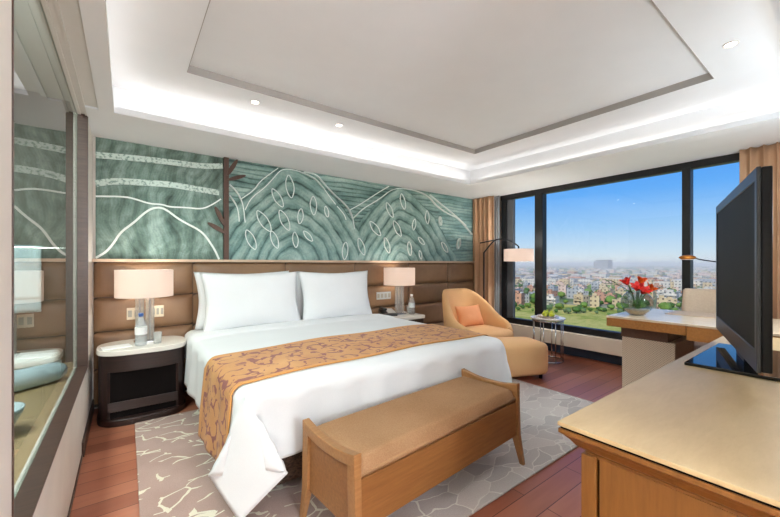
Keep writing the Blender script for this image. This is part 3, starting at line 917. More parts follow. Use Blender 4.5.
v = Matrix.Rotation(FA, 3, 'Z') @ Vector((.02, .155, .0)); cu.location = (3.785 + v.x, -.88 + v.y, .52)
tag(cu, 'small apricot cushion leaning in the camel armchair', 'cushion')
ot = thing('ottoman', 'camel upholstered ottoman in front of the armchair', 'ottoman', (3.57, -1.565, 0), math.radians(-25))
bm = bmesh.new(); n = 30
def otf(hz0):
    pass
prof = [(.0, .055), (.93, .055), (.985, .08), (1.0, .14), (1.0, .29), (.985, .335), (.93, .36), (.7, .385), (.35, .395), (0, .398)]
ring = super_ring(.31, .21, 4.5, 56); rr = []
for r, z in prof:
    if r == 0: rr.append([bm.verts.new((0, 0, z))])
    else: rr.append([bm.verts.new((p[0] * r, p[1] * r, z)) for p in ring])
for a, b in zip(rr, rr[1:]):
    for i in range(56):
        j = (i + 1) % 56
        if len(a) == 1: bm.faces.new((a[0], b[j], b[i]))
        elif len(b) == 1: bm.faces.new((a[i], a[j], b[0]))
        else: bm.faces.new((a[i], a[j], b[j], b[i]))
obj('upholstered_body', bm, M['chairfab'], ot, True)
for sx in (-1, 1):
    for sy in (-1, 1):
        bm = bmesh.new(); cyl(bm, (sx * .22, sy * .13), .018, 0, .06, 14); obj('foot', bm, M['espresso'], ot)

# ------------------------------------------------------------------ side table, fruit
tb = thing('side_table', 'round chrome wire side table by the window', 'side table', (4.43, -1.455, 0))
bm = bmesh.new(); lathe(bm, (0, 0), [(0, .515), (.19, .515), (.2, .522), (.2, .535), (0, .535)], 40); obj('tabletop', bm, M['marble'], tb, 'auto')
for z in (.012, .50):
    bm = bmesh.new(); tube(bm, [(.175 * cos(2 * PI * i / 36), .175 * sin(2 * PI * i / 36), z) for i in range(37)], .008, 8); obj('ring', bm, M['chrome'], tb, True)
for i in range(8):
    a = 2 * PI * (i + .3) / 8; bm = bmesh.new(); tube(bm, [(.175 * cos(a), .175 * sin(a), .012), (.175 * cos(a), .175 * sin(a), .515)], .006, 8); obj('upright', bm, M['chrome'], tb, True)
bm = bmesh.new(); lathe(bm, (0, 0), [(0, 0), (.07, 0), (.125, .022), (.122, .026), (.068, .008), (0, .008)], 32)
o = obj('fruit_plate', bm, M['fruitplate'], None, True, (4.43, -1.455, .535)); tag(o, 'shallow stone coloured plate of fruit on the side table', 'plate')
for i, (dx, dy, s) in enumerate(((-.03, .02, 1), (.04, .03, .95), (.01, -.045, 1.05))):
    t = thing('pear', ('green pear at the bed side of the plate', 'green pear at the window side of the plate', 'green pear at the near side of the plate')[i], 'fruit', (4.43 + dx, -1.455 + dy, .543), i * 1.3, 'pears on the plate')
    bm = bmesh.new(); lathe(bm, (0, 0), [(0, 0), (.02 * s, .002), (.034 * s, .025), (.03 * s, .045), (.017 * s, .065), (.012 * s, .078), (0, .082)], 18); obj('flesh', bm, M['fruit'], t, True)
    bm = bmesh.new(); tube(bm, [(0, 0, .08), (.004, .002, .098)], .002, 6); obj('stalk', bm, M['stem'], t)

# ------------------------------------------------------------------ floor lamp
PX, PY = 4.17, -.68; SXp, SYp = 4.44, -1.04
fl = thing('floor_lamp', 'dark arc floor lamp with drum shade behind the armchair', 'floor lamp', (PX, PY, 0))
dx, dy = SXp - PX, SYp - PY
bm = bmesh.new(); lathe(bm, (0, 0), [(0, 0), (.13, 0), (.13, .012), (.02, .022), (0, .022)], 32); obj('base', bm, M['gunmetal'], fl, 'auto')
bm = bmesh.new(); tube(bm, [(0, 0, .02), (0, 0, 1.36)] , .011, 12); obj('pole', bm, M['gunmetal'], fl, 'auto')
bm = bmesh.new()
tube(bm, chaikin([(0, 0, 1.355), (dx * .28, dy * .28, 1.52), (dx * .45, dy * .45, 1.545), (dx * .75, dy * .75, 1.52), (dx, dy, 1.44), (dx, dy, 1.42)], 2), .010, 10); obj('arm', bm, M['gunmetal'], fl, True)
bm = bmesh.new(); tube(bm, [(dx * -.12, dy * -.12, 1.49), (dx * .3, dy * .3, 1.527)], .009, 8); obj('counter_arm', bm, M['gunmetal'], fl, True)
bm = bmesh.new(); lathe(bm, (dx, dy), [(.19, 1.235), (.19, 1.40), (.187, 1.40), (.187, 1.235), (.19, 1.235)], 40); obj('lamp_shade', bm, M['shadedim'], fl, 'auto')
bm = bmesh.new(); tube(bm, [(dx - .188, dy, 1.385), (dx + .188, dy, 1.385)], .004, 6); tube(bm, [(dx, dy - .188, 1.385), (dx, dy + .188, 1.385)], .004, 6); tube(bm, [(dx, dy, 1.33), (dx, dy, 1.44)], .01, 8)
obj('shade_spider', bm, M['gunmetal'], fl)
bm = bmesh.new(); lathe(bm, (dx, dy), [(0, 1.27), (.02, 1.28), (.028, 1.31), (.014, 1.335), (0, 1.335)], 14); obj('bulb', bm, M['bulbglass'], fl, True)

# ------------------------------------------------------------------ curtains
def curtain(y0, y1, x, amp, pleats, mat, name, label, z1=2.246, ph=0):
    bm = bmesh.new(); n = int(pleats * 14)
    def f(u, v):
        y = y0 + u * (y1 - y0); q = u * pleats * 2 * PI + ph
        a = amp * (.75 + .25 * sin(u * 9)) * (1 - .1 * v)
        return (x + a * sin(q) + .006 * sin(q * 2.3 + v * 3), y + .010 * cos(q), .02 + v * (z1 - .02))
    grid(bm, n, 24, f); o = obj(name, bm, mat, None, True)
    m = o.modifiers.new('t', 'SOLIDIFY'); m.thickness = .006
    return tag(o, label, 'curtain')
curtain(-.03, -.42, 4.722, .038, 4.5, M['curtain'], 'curtain', 'gathered taupe curtain beside the mural at the left of the window')
curtain(-3.14, -3.88, 4.722, .034, 9, M['curtain'], 'curtain', 'gathered taupe curtain behind the television at the right of the window')
curtain(-.40, -.475, 4.80, .016, 3, M['sheer'], 'sheer_curtain', 'narrow grey sheer curtain between the taupe curtain and the window frame', 2.246)
for o in list(COL.objects):
    if o.name.startswith('sheer_curtain'):
        for vtx in o.data.vertices:
            if vtx.co.z < .33: vtx.co.z = .316

# ------------------------------------------------------------------ desk and what stands on it
dk = thing('desk', 'long pale topped desk with amber front between cabinet and window', 'desk', (3.875, -3.22, 0))
L = lambda lo, hi: ((lo[0] - 3.875, lo[1] + 3.22, lo[2]), (hi[0] - 3.875, hi[1] + 3.22, hi[2]))
obj('desktop', B(L((3.445, -3.94, .752), (4.305, -2.515, .77)), bev=.003), M['desktop'], dk)
obj('front_edge', B(L((3.447, -3.04, .684), (4.303, -2.517, .752)), bev=.002), M['deskfront'], dk)
obj('side_apron', B(L((3.447, -3.94, .652), (4.303, -3.044, .752)), bev=.002), M['deskfront'], dk)
obj('pedestal_block', B(L((3.60, -2.895, .585), (4.12, -2.57, .684)), bev=.002), M['brownblock'], dk)
obj('pedestal', B(L((3.605, -2.94, .0), (4.12, -2.575, .585)), bev=.004), M['mesh'], dk)
obj('end_panel', B(L((3.5, -3.93, 0), (4.25, -3.88, .652))), M['deskfront'], dk)
VX, VY = 3.665, -2.665
vs_ = thing('flower_vase', 'round clear glass vase of flowers at the near end of the desk', 'vase', (VX, VY, .77))
prof = [(0, 0), (.05, 0)] + [(.118 * sin(a), .105 - .105 * cos(a)) for a in [PI * (.2 + .58 * i / 12) for i in range(13)]]
prof_o = prof + [(.062, .2), (.06, .2)] + [(max(.0, r - .005), z + .003) for r, z in prof[::-1] if r > .006] + [(0, .006)]
bm = bmesh.new(); lathe(bm, (0, 0), prof_o, 36); obj('glass_bowl', bm, M['vaseglass'], vs_, True)
bm = bmesh.new(); lathe(bm, (0, 0), [(0, .008), (.05, .008), (.085, .04), (.09, .05), (0, .05)], 28); obj('pebbles', bm, M['pebble'], vs_, True)
def lily(dx, dy, h, mat, label, tilt, az):
    t = thing('lily', label, 'flower', (VX + dx * .2, VY + dy * .2, .825), 0, 'cut lilies in the glass vase')
    top = Vector((dx * .8, dy * .8, h))
    bm = bmesh.new(); tube(bm, chaikin([(0, 0, 0), (dx * .15, dy * .15, h * .5), tuple(top)], 2), .0045, 8); obj('stem', bm, M['stem'], t, True)
    ax = Matrix.Rotation(az, 3, 'Z') @ Matrix.Rotation(tilt, 3, 'Y')
    for k in range(6):
        bm = bmesh.new(); ra = Matrix.Rotation(k * PI / 3, 3, 'Z')
        def f(u, v):
            s = v; wid = .021 * sin(PI * min(1, .08 + s * .92)) ** .7 * (2 * u - 1)
            rad = .006 + .052 * s ** 1.6
            p = Vector((rad - .10 * wid * wid * 20, wid, .078 * s - .02 * s ** 3))
            return top + ax @ (ra @ p)
        grid(bm, 4, 8, f); o = obj('petal', bm, mat, t, True)
        mo = o.modifiers.new('t', 'SOLIDIFY'); mo.thickness = .0015
    return t
lily(-.045, .05, .20, M['petalred'], 'deep red lily at the left of the vase', .45, 2.2)
lily(-.03, -.01, .155, M['petalred'], 'red lily low in front in the vase', .6, 3.6)
lily(.02, -.02, .21, M['petalorange'], 'orange lily standing tallest in the vase', .25, -1.2)
lily(.03, -.07, .15, M['petalorange'], 'orange lily at the right of the vase', .7, -1.0)
lily(-.02, -.045, .13, M['petalred'], 'orange red lily lowest at the rim of the vase', .7, -2.2)
fo = thing('foliage_sprig', 'green leaf sprig reaching left out of the glass vase', 'leaves', (VX, VY, .83))
bm = bmesh.new(); tube(bm, chaikin([(0, 0, 0), (-.03, .03, .13), (-.08, .12, .2), (-.12, .2, .2)], 2), .003, 6); obj('stem', bm, M['stem'], fo, True)
for (x, y, z, a, ln) in ((-.05, .07, .17, 2.0, .08), (-.08, .12, .20, 2.3, .09), (-.1, .16, .205, 1.7, .08), (-.12, .2, .2, 2.1, .09), (.03, -.05, .14, -.9, .09), (.05, -.1, .15, -1.2, .08), (-.02, .02, .12, 2.6, .09), (.01, -.03, .11, -1.9, .09)):
    bm = bmesh.new()
    def f(u, v):
        w = .024 * sin(PI * min(1, .05 + .95 * v)) * (2 * u - 1); r = ln * v
        return (x + r * cos(a) - w * sin(a), y + r * sin(a) + w * cos(a), z + .03 * sin(v * 2.6) - .2 * w * w * 20)
    grid(bm, 4, 8, f); o = obj('leaf', bm, M['leaf'], fo, True); mo = o.modifiers.new('t', 'SOLIDIFY'); mo.thickness = .0012
bm = bmesh.new(); box(bm, (3.95, -3.2, .77), (4.27, -2.78, .775), .002); o = obj('desk_pad', bm, M['pad']); tag(o, 'flat beige leather pad on the window side of the desk', 'desk pad')
dl = thing('desk_lamp', 'slim desk lamp with amber head behind the television', 'desk lamp', (4.16, -3.26, .77))
bm = bmesh.new(); lathe(bm, (0, 0), [(0, 0), (.075, 0), (.075, .012), (.01, .02), (0, .02)], 28); obj('base', bm, M['gunmetal'], dl, 'auto')
bm = bmesh.new(); tube(bm, [(0, 0, .02), (0, 0, .42)], .006, 10); obj('pole', bm, M['gunmetal'], dl)
bm = bmesh.new(); tube(bm, chaikin([(0, 0, .42), (-.03, .10, .435), (-.18, .24, .462), (-.205, .278, .478)], 2), .005, 8); obj('arm', bm, M['gunmetal'], dl, True)
bm = bmesh.new()
mt4 = Matrix.Translation((-.245, .318, .482)) @ Matrix.Rotation(math.atan2(.04, -.04), 4, 'Z') @ Matrix.Rotation(0, 4, 'Y')
lathe(bm, (0, 0), [(0, -.016), (.035, -.014), (.048, 0), (.04, .012), (.02, .02), (0, .022)], 24, 1.35, .75)
for v in bm.verts: v.co = mt4 @ v.co
hd_ = obj('lamp_head', bm, M['brass'], dl, True)
bm = bmesh.new(); lathe(bm, (0, 0), [(0, -.0175), (.03, -.017), (.03, -.0145), (0, -.0145)], 20, 1.35, .75)
for v in bm.verts: v.co = mt4 @ v.co
obj('diffuser', bm, M['paperwhite'], hd_)

dc = thing('desk_chair', 'cream upholstered chair behind the desk by the window', 'chair', (4.42, -2.98, 0))
bm = bmesh.new(); box(bm, (-.24, -.26, .40), (.22, .26, .49), .03, 4); obj('seat', bm, M['seatcream'], dc, 'auto')
bm = bmesh.new()
def cb_(u, v):
    a = 2 * u - 1
    return (.16 + .09 * v - .05 * a * a, a * (.245 - .01 * v), .46 + .50 * v)
grid(bm, 16, 14, cb_); o = obj('backrest', bm, M['seatcream'], dc, True)
mo = o.modifiers.new('t', 'SOLIDIFY'); mo.thickness = .055; mo.offset = 0; o.modifiers.new('b', 'BEVEL').width = .015
for sx, sy in ((-.2, -.2), (-.2, .2), (.18, -.2), (.18, .2)):
    bm = bmesh.new(); tube(bm, [(sx, sy, .41), (sx * 1.08, sy * 1.08, 0)], .016, 10, [.02, .013]); obj('leg', bm, M['espresso'], dc)

# ------------------------------------------------------------------ television cabinet and television
tc = thing('television_cabinet', 'amber oak cabinet with pale top in the right foreground', 'cabinet', (2.3, -3.58, 0))
L = lambda lo, hi: ((lo[0] - 2.3, lo[1] + 3.58, lo[2]), (hi[0] - 2.3, hi[1] + 3.58, hi[2]))
obj('top', B(L((1.21, -3.93, .738), (3.40, -3.277, .75)), bev=.002), M['cabtop'], tc)
obj('shadow_gap', B(L((1.217, -3.93, .731), (3.39, -3.284, .738))), M['recess'], tc)
# moulding under the top: a cove profile swept with mitres round the end and the front
prof = [(.0, .731), (.0, .719), (.010, .712), (.022, .700), (.034, .684), (.052, .672), (.052, .660), (.09, .660), (.09, .731)]
bm = bmesh.new(); runs = []
for d, z in prof:
    runs.append([bm.verts.new((x - 2.3, y + 3.58, z)) for x, y in ((1.212 + d, -3.93), (1.212 + d, -3.279 - d), (3.397 - d, -3.279 - d), (3.397 - d, -3.93))])
for i in range(len(prof)):
    p_, q_ = runs[i], runs[(i + 1) % len(prof)]
    for k_ in range(3): bm.faces.new((p_[k_], p_[k_ + 1], q_[k_ + 1], q_[k_]))
for k_ in (0, 3): bm.faces.new([r_[k_] for r_ in runs])
obj('moulding', bm, M['cabfront'], tc)
obj('corner_post', B(L((1.255, -3.36, .0), (1.30, -3.322, .664)), bev=.002), M['cabfront'], tc)
obj('end_panel', B(L((1.262, -3.93, .0), (1.29, -3.368, .664))), M['cabfront'], tc)
obj('carcass', B(L((1.275, -3.93, .06), (3.34, -3.345, .664))), M['recess'], tc)
for i in range(4):
    a = 1.305 + i * .51; dr = obj('door', B(L((a, -3.345, .06), (a + .5, -3.325, .655)), bev=.002), M['cabfront'], tc)
    obj('knob', B(L((a + .44, -3.325, .40), (a + .455, -3.305, .47)), bev=.003), M['gunmetal'], dr)
obj('plinth', B(L((1.33, -3.92, 0), (3.3, -3.38, .06))), M['recess'], tc)

TA = math.atan2(.30, 1.05); TC = ((3.03 + 1.98) / 2, (-3.28 - 3.58) / 2)
tv = thing('television', 'black flat television on a glass base on the cabinet', 'television', (TC[0], TC[1], .75), TA)
hw, zb, zt = .546, .07, .79
bm = bmesh.new()
box(bm, (-hw, -.012, zb), (hw, 0, zb + .075), .003); box(bm, (-hw, -.012, zt - .045), (hw, 0, zt), .003)
box(bm, (-hw, -.012, zb + .07), (-hw + .035, 0, zt - .04), .003); box(bm, (hw - .035, -.012, zb + .07), (hw, 0, zt - .04), .003)
obj('bezel', bm, M['tvframe'], tv)
obj('screen', B(((-hw + .03, -.012, zb + .07), (hw - .03, -.004, zt - .04))), M['tvscreen'], tv)
bm = bmesh.new(); box(bm, (-hw + .001, -.040, zb + .002), (hw - .001, -.0125, zt - .002), .004); box(bm, (-hw + .16, -.062, zb + .09), (hw - .16, -.036, zt - .14), .012)
obj('rear_housing', bm, M['tvblack'], tv)
obj('neck', B(((-.1, -.075, .012), (.1, -.03, zb + .05)), bev=.004), M['tvblack'], tv)
bm = bmesh.new(); box(bm, (-.292, -.185, 0), (.34, .105, .014), .003)
o = obj('base', bm, M['tvglass'], tv); o.rotation_euler = (0, 0, -TA)

# ------------------------------------------------------------------ bathroom pieces seen through the inner window
bm = bmesh.new(); A_, B_ = Vector((-.60, -.98, .495)), Vector((-.115, -.60, .495))
tube(bm, [A_.lerp(B_, i / 16) for i in range(17)], .08, 24, [.04, .058] + [.063] * 13 + [.058, .04])
o = obj('rolled_towel', bm, M['towelblue'], None, True); tag(o, 'pale blue rolled towel lying at a slant on the bathroom ledge', 'towel', None)
bm = bmesh.new(); box(bm, (-.56, -.48, .43), (-.16, -.2, .50), .03, 4); box(bm, (-.55, -.475, .501), (-.17, -.205, .57), .03, 4)
o = obj('folded_towel', bm, M['towelwhite'], None, 'auto'); tag(o, 'folded white towel behind the rolled towel on the bathroom ledge', 'towel')
bm = bmesh.new(); lathe(bm, (0, 0), [(0, 0), (.06, 0), (.075, .02), (.11, .09), (.12, .12), (.112, .12), (.07, .03), (0, .02)], 32)
o = obj('wash_bowl', bm, M['porcelain'], None, True, (-.27, -1.5, .43)); tag(o, 'pale porcelain bowl at the near end of the bathroom ledge', 'bowl')
ht = thing('hanging_towel', 'pale blue towel hanging from a rail in the bathroom', 'towel', (-.55, -.09, 1.32))
bm = bmesh.new()
def tw(u, v):
    q = v * 2 - 1
    return (-.26 + .52 * u, -.02 - .012 * cos(q * 1.6) * (1 if q > 0 else -1) - .006 * sin(u * 11), .02 - abs(q) * (.5 if q > 0 else .4))
grid(bm, 24, 30, tw); o = obj('cloth', bm, M['towelblue'], ht, True); o.modifiers.new('t', 'SOLIDIFY').thickness = .008
bm = bmesh.new(); tube(bm, [(-.32, -.02, 0), (.4, -.02, 0)], .008, 10); tube(bm, [(.38, -.02, 0), (.38, .03, 0)], .006, 8); tube(bm, [(-.3, -.02, 0), (-.3, .03, 0)], .006, 8); obj('towel_rail', bm, M['chrome'], ht)

# ------------------------------------------------------------------ the view from the window
GZ = -28.8
CAMX, CAMY = .22, -3.8
def polar(deg, r): return CAMX + r * sin(math.radians(deg)), CAMY + r * cos(math.radians(deg))
def ground_mat():
    k = NT('dry_meadow'); b = k.bsdf(.95, 0, .05); v = k.coord()
    n = k.noise(v, .035, 5, .6); n2 = k.noise(v, .3, 4)
    f = k.math('ADD', k.math('MULTIPLY', n.outputs[0], .7), k.math('MULTIPLY', n2.outputs[0], .3))
    k.l(k.ramp(f, [(.34, lin((96, 126, 52))), (.46, lin((146, 154, 70))), (.56, lin((190, 180, 102))), (.66, lin((134, 146, 66)))]), b.inputs['Base Color']); return k.m
def city_mat():
    k = NT('city_ground'); b = k.bsdf(.95, 0, .05); v = k.coord()
    n = k.noise(v, .02, 6, .65)
    k.l(k.ramp(n.outputs[0], [(.38, lin((84, 108, 68))), (.52, lin((126, 134, 102))), (.66, lin((170, 164, 140)))]), b.inputs['Base Color']); return k.m
bm = bmesh.new(); prism(bm, [(30, -260), (262, -260), (262, 320), (30, 320)], 'z', GZ - 1, GZ)
struct('ground_meadow', bm, ground_mat())
bm = bmesh.new(); prism(bm, [(200, -6000), (9000, -6000), (9000, 9000), (0, 9000), (0, 330), (200, 330)], 'z', GZ - 3, GZ - .05)
struct('ground_city', bm, city_mat())

def facade(name, c, w):
    k = NT(name); b = k.bsdf(.85, 0, .1); v = k.coord()
    geo = k.n('ShaderNodeSeparateXYZ'); k.l(v, geo.inputs[0])
    hx = k.math('FRACT', k.math('DIVIDE', k.math('ADD', geo.outputs[0], geo.outputs[1]), 3.2))
    hz = k.math('FRACT', k.math('DIVIDE', geo.outputs[2], 3.1))
    win = k.math('MULTIPLY', k.math('MULTIPLY', k.math('GREATER_THAN', hx, .3), k.math('LESS_THAN', hx, .7)), k.math('MULTIPLY', k.math('GREATER_THAN', hz, .32), k.math('LESS_THAN', hz, .75)))
    n = k.noise(v, .4, 3)
    base = k.ramp(n.outputs[0], [(.3, tuple(x * .85 for x in lin(c))), (.7, lin(c))])
    k.l(k.mixc(win, base, lin(w)), b.inputs['Base Color']); return k.m
FAC = [('white', facade('white_facade', (214, 208, 194), (112, 116, 114))), ('cream', facade('cream_facade', (208, 188, 150), (114, 102, 88))),
       ('pinkish', facade('pink_facade', (222, 196, 178), (140, 118, 108))), ('grey', facade('grey_facade', (176, 178, 176), (96, 104, 110))),
       ('terracotta', facade('brick_facade', (196, 150, 124), (120, 98, 86))), ('pale blue', facade('pale_blue_facade', (164, 180, 184), (96, 106, 110)))]
TREE = [plain('tree_crown_a', (72, 104, 50), .9, 0, .35, .8, spec=.1), plain('tree_crown_b', (104, 132, 64), .9, 0, .35, .8, spec=.1), plain('tree_crown_c', (92, 114, 76), .9, 0, .3, .8, spec=.1)]
M['trunk'] = plain('tree_trunk', (92, 74, 56), .9)
def crown_bm(s, seed, sub=2, flat=.8):
    bm = bmesh.new(); bmesh.ops.create_icosphere(bm, subdivisions=sub, radius=1)
    for v in bm.verts:
        d = 1 + .38 * noise.noise(v.co * 1.6 + Vector((seed * 7.3, seed * 1.7, 0))) + .2 * noise.noise(v.co * 4 + Vector((seed, 0, 3)))
        v.co = Vector((v.co.x * d * s, v.co.y * d * s, (v.co.z * d * flat + flat * .75) * s))
    return bm
crowns = []
for i in range(6):
    bm = crown_bm(1.0, i + 1); me = bpy.data.meshes.new('tree_crown_mesh')
    bm.to_mesh(me); bm.free()
    for p in me.polygons: p.use_smooth = True
    me.materials.append(TREE[i % 3]); crowns.append(me)
bm = bmesh.new(); cyl(bm, (0, 0), .14, -.7, .5, 8); TRK = bpy.data.meshes.new('tree_trunk_mesh'); bm.to_mesh(TRK); bm.free(); TRK.materials.append(M['trunk'])
def tree(deg, r, h, label, group, name='tree'):
    x, y = polar(deg, r); s = h / 2.0
    t = thing(name, label, name, (x, y, GZ), RND.uniform(0, 6), group)
    c = bpy.data.objects.new('crown', crowns[RND.randrange(6)]); COL.objects.link(c); c.parent = t; c.location = (0, 0, .55 * s); c.scale = (s * RND.uniform(.85, 1.3),) * 2 + (s,)
    k = bpy.data.objects.new('trunk', TRK); COL.objects.link(k); k.parent = t; k.location = (0, 0, .7 * s); k.scale = (s, s, s)
    return t
for deg, r, h in ((67.5, 150, 6), (69, 146, 6.5), (70.2, 153, 5.5), (71.2, 148, 6), (66, 160, 4.5), (72.4, 158, 5)):
    tree(deg, r, h, 'round green shrub in the near meadow below the window', 'shrubs in the near meadow', 'shrub')
n = 0
TAKEN = []
def free(x, y, rad):
    if any((x - a) ** 2 + (y - b) ** 2 < (rad + c) ** 2 for a, b, c in TAKEN): return False
    TAKEN.append((x, y, rad)); return True
for i in range(84):
    deg = 53.5 + 30 * (i + RND.uniform(-.3, .3)) / 84; r = RND.uniform(238, 272); h = RND.uniform(1.8, 4.6)
    if not free(*polar(deg, r), h * .62): continue
    tree(deg, r, h, 'green tree in the belt between the meadow and the town', 'trees along the far edge of the meadow')
def bld_bm(w, d, h, rnd):
    bm = bmesh.new(); box(bm, (-w / 2, -d / 2, 0), (w / 2, d / 2, h))
    box(bm, (-w * .5, -d * .5, h), (w * .5, -d * .47, h + .9)); box(bm, (-w * .5, d * .47, h), (w * .5, d * .5, h + .9)); box(bm, (-w * .5, -d * .47, h), (-w * .47, d * .47, h + .9))
    box(bm, (-w * .3, -d * .2, h), (-w * .3 + 2.5, -d * .2 + 3, h + 2.4))
    if rnd > .5: box(bm, (-w / 2 - 1.1, -d * .35, h * .45), (-w / 2, d * .35, h * .45 + .9)); box(bm, (-w / 2 - 1.1, -d * .35, h * .72), (-w / 2, d * .35, h * .72 + .9))
    return bm
BPROTO = []
for (nm, fm) in FAC:
    row = []
    for q in range(3):
        bm = bld_bm(RND.uniform(6, 10), RND.uniform(6, 11), RND.uniform(4.5, 9), RND.random()); bmesh.ops.recalc_face_normals(bm, faces=bm.faces[:])
        me = bpy.data.meshes.new('town_house_mesh'); bm.to_mesh(me); bm.free(); me.materials.append(fm); row.append(me)
    BPROTO.append(row)
WT = [0, 0, 0, 1, 1, 1, 1, 2, 2, 3, 3, 4, 4, 5]
for i in range(420):
    deg = RND.uniform(53.5, 84); r = 268 + 230 * RND.random() ** .8
    q = WT[RND.randrange(len(WT))]
    x, y = polar(deg, r)
    if not free(x, y, 7.5): continue
    o = bpy.data.objects.new('house', BPROTO[q][RND.randrange(3)]); COL.objects.link(o)
    o.location = (x, y, GZ - .05); o.rotation_euler = (0, 0, math.radians(RND.choice((5, 12, -8, 20)))); s = RND.uniform(.8, 1.15); o.scale = (s, s, s * RND.uniform(.8, 1.2))
    tag(o, FAC[q][0] + ' flat roofed house in the nearer part of the town outside', 'house', FAC[q][0] + ' town houses outside the window')
for i in range(620):
    deg, r, h = RND.uniform(53.5, 84), 270 + 220 * RND.random(), RND.uniform(3.5, 7)
    if not free(*polar(deg, r), h * .62): continue
    tree(deg, r, h, 'green tree growing among the town houses outside', 'trees among the town houses')
# the far town and its trees: nobody could count them
for q, cnt in ((0, 520), (1, 380), (2, 320), (3, 260), (4, 140)):
    bm = bmesh.new()
    for i in range(cnt):
        r = 480 + 3600 * RND.random() ** 2.2; x, y = polar(RND.uniform(52, 86), r)
        w, d, h = RND.uniform(7, 18), RND.uniform(7, 18), RND.uniform(5, 13) + r * .0014
        box(bm, (x - w / 2, y - d / 2, GZ - .05), (x + w / 2, y + d / 2, GZ + h))
    o = obj('distant_town', bm, FAC[q][1]); tag(o, FAC[q][0] + ' houses of the hazy far town towards the horizon', 'town', kind='stuff')
for q in range(3):
    bm = bmesh.new()
    for i in range(1000):
        r = 480 + 4200 * RND.random() ** 1.9; x, y = polar(RND.uniform(52, 86), r); s = RND.uniform(3.2, 6) * (1 + r / 2500)
        m4 = Matrix.Translation((x, y, GZ + s * .5)) @ Matrix.Diagonal((s * RND.uniform(1, 2), s * RND.uniform(1, 2), s * .8, 1))
        bmesh.ops.create_icosphere(bm, subdivisions=1, radius=1, matrix=m4)
    o = obj('distant_trees', bm, TREE[q], None, True); tag(o, ('dark', 'mid', 'grey')[q] + ' green tree cover over the hazy far town', 'trees', kind='stuff')
bm = bmesh.new(); x, y = polar(67.9, 1500); box(bm, (x - 20, y - 24, GZ), (x + 20, y + 16, GZ + 45)); box(bm, (x - 16, y + 16, GZ), (x + 16, y + 26, GZ + 40))
o = obj('office_block', bm, facade('horizon_block', (150, 152, 150), (110, 114, 118))); tag(o, 'wide grey block standing up on the horizon', 'building')
# haze over the town
k = NT('summer_haze'); vs = k.n('ShaderNodeVolumePrincipled'); vs.inputs['Color'].default_value = (1, .95, .86, 1); vs.inputs['Density'].default_value = .00075; vs.inputs['Anisotropy'].default_value = -.1
k.l(vs.outputs[0], k.out.inputs['Volume'])
bm = bmesh.new(); prism(bm, [(285, -5000), (6000, -5000), (6000, 6000), (285, 6000)], 'z', GZ - .5, GZ + 40)
o = obj('haze', bm, k.m); tag(o, 'thin summer haze lying over the town', 'haze', kind='stuff')

# ------------------------------------------------------------------ sky, sun, lamps
W = bpy.data.worlds.new('sky'); SC.world = W; W.use_nodes = True
nt = W.node_tree; nt.nodes.clear()
ou = nt.nodes.new('ShaderNodeOutputWorld'); bg = nt.nodes.new('ShaderNodeBackground')
tcx = nt.nodes.new('ShaderNodeTexCoord'); spz = nt.nodes.new('ShaderNodeSeparateXYZ'); rp = nt.nodes.new('ShaderNodeValToRGB')
nt.links.new(tcx.outputs['Generated'], spz.inputs[0]); nt.links.new(spz.outputs[2], rp.inputs[0]); nt.links.new(rp.outputs[0], bg.inputs[0]); nt.links.new(bg.outputs[0], ou.inputs[0])
el = rp.color_ramp.elements
stops = [(0, (232, 238, 240)), (.03, (210, 230, 247)), (.09, (166, 210, 252)), (.17, (104, 178, 254)), (.27, (58, 148, 250)), (1, (40, 110, 220))]
while len(el) < len(stops): el.new(.5)
for i, (p, c) in enumerate(stops): el[i].position = p; el[i].color = (*lin(c), 1)
bg.inputs[1].default_value = .75

def lamp(kind, name, loc, energy, color=(1, 1, 1), rot=(0, 0, 0), **kw):
    d = bpy.data.lights.new(name, kind); d.energy = energy; d.color = color
    for a, b in kw.items(): setattr(d, a, b)
    o = bpy.data.objects.new(name, d); COL.objects.link(o); o.location = loc; o.rotation_euler = rot
    return o
WARM = (1, .90, .78)
sun = lamp('SUN', 'sun', (0, 0, 50), 3.1, (1, .92, .80), angle=.01)
sun.rotation_euler = Vector((.72, .25, -.66)).to_track_quat('-Z', 'Y').to_euler()
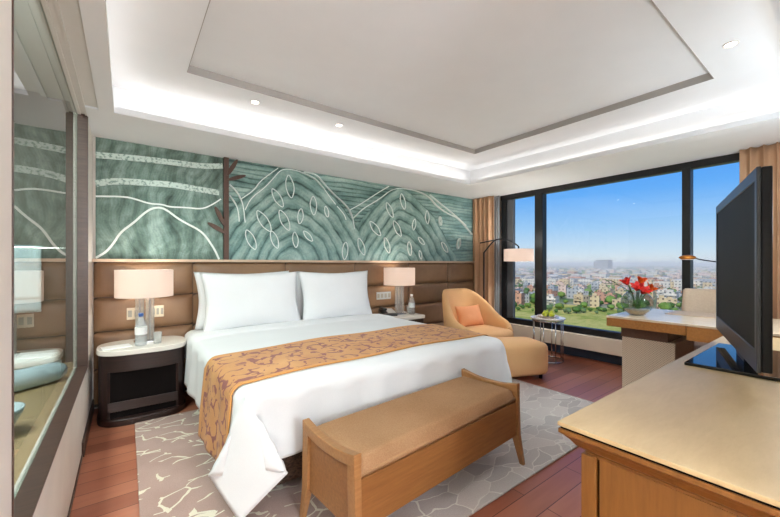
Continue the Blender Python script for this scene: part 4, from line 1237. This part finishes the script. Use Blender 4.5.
# LED strips on the ledge of the cove, shining up and in
CE = .62
def strip(name, x, y, sx, sy, e): lamp('AREA', name, (x, y, ZS + .052), e, (1, .96, .90), (PI, 0, 0), shape='RECTANGLE', size=sx, size_y=sy)
strip('cove_strip_bed', 2.03, YL + .045, 3.7, .03, CE * 3.7)
strip('cove_strip_window', 4.0, (YL + YN) / 2, .03, 2.8, CE * 1.9)
strip('cove_strip_left', .115, (YL + YN) / 2, .03, 2.8, CE * 1.6)
strip('cove_strip_television', 2.03, YN - .05, 3.7, .03, CE * 2.4)
for i, (x, y, e) in enumerate(((1.037, -.928, 1), (1.791, -.916, 1), (3.039, -3.344, 1), (1.0, -3.34, 1), (2.0, -3.34, 1))):  # last two are unseen extras added for light, without fittings
    lamp('SPOT', 'spot_lamp', (x, y, ZC - .02), 7 * e, (.90, .95, 1), (0, 0, 0), spot_size=math.radians(95), spot_blend=.8, shadow_soft_size=.03)
for x, y in ((.345, -.27), (3.01, -.27)):
    lamp('POINT', 'bedside_bulb', (x, y, .54 + .52), 6.5, (1, .95, .88), shadow_soft_size=.03)
lamp('POINT', 'floor_lamp_bulb', (SXp, SYp, 1.36), 28, (1, .95, .88), shadow_soft_size=.03)
# unseen fill lights without fixtures, added behind the camera, by the television wall, in the bathroom
lamp('POINT', 'corridor_fill', (.56, -5.3, 1.5), 98, (.80, .91, 1), shadow_soft_size=.22)
for x in (3.35,): lamp('POINT', 'television_wall_fill', (x, -3.82, 1.5), 24, (.78, .90, 1), shadow_soft_size=.14)  # added fill for the window side, nothing hangs on the wall here
lamp('AREA', 'bathroom_fill', (-.65, -1.8, 2.48), 110, (.96, .97, 1), (0, 0, 0), shape='RECTANGLE', size=.4, size_y=1.6)  # added to brighten the bathroom and, through the pane, the window side

# ------------------------------------------------------------------ camera and view
cam = bpy.data.cameras.new('camera'); co = bpy.data.objects.new('camera', cam); COL.objects.link(co)
co.location = (CAMX, CAMY, 1.2); co.rotation_euler = (PI / 2, 0, -math.radians(36.8))
cam.sensor_width = 36; cam.lens = 353.0 / 780 * 36; cam.shift_y = 5.5 / 780; cam.clip_start = .05; cam.clip_end = 12000
SC.camera = co
SC.view_settings.view_transform = 'Standard'; SC.view_settings.look = 'None'
SC.view_settings.exposure = 0.45; SC.view_settings.gamma = 1.0; SC.view_settings.use_curve_mapping = False
SC.cycles.max_bounces = 10; SC.cycles.diffuse_bounces = 6; SC.cycles.transparent_max_bounces = 16; SC.cycles.volume_bounces = 1
SC.cycles.sample_clamp_indirect = 6
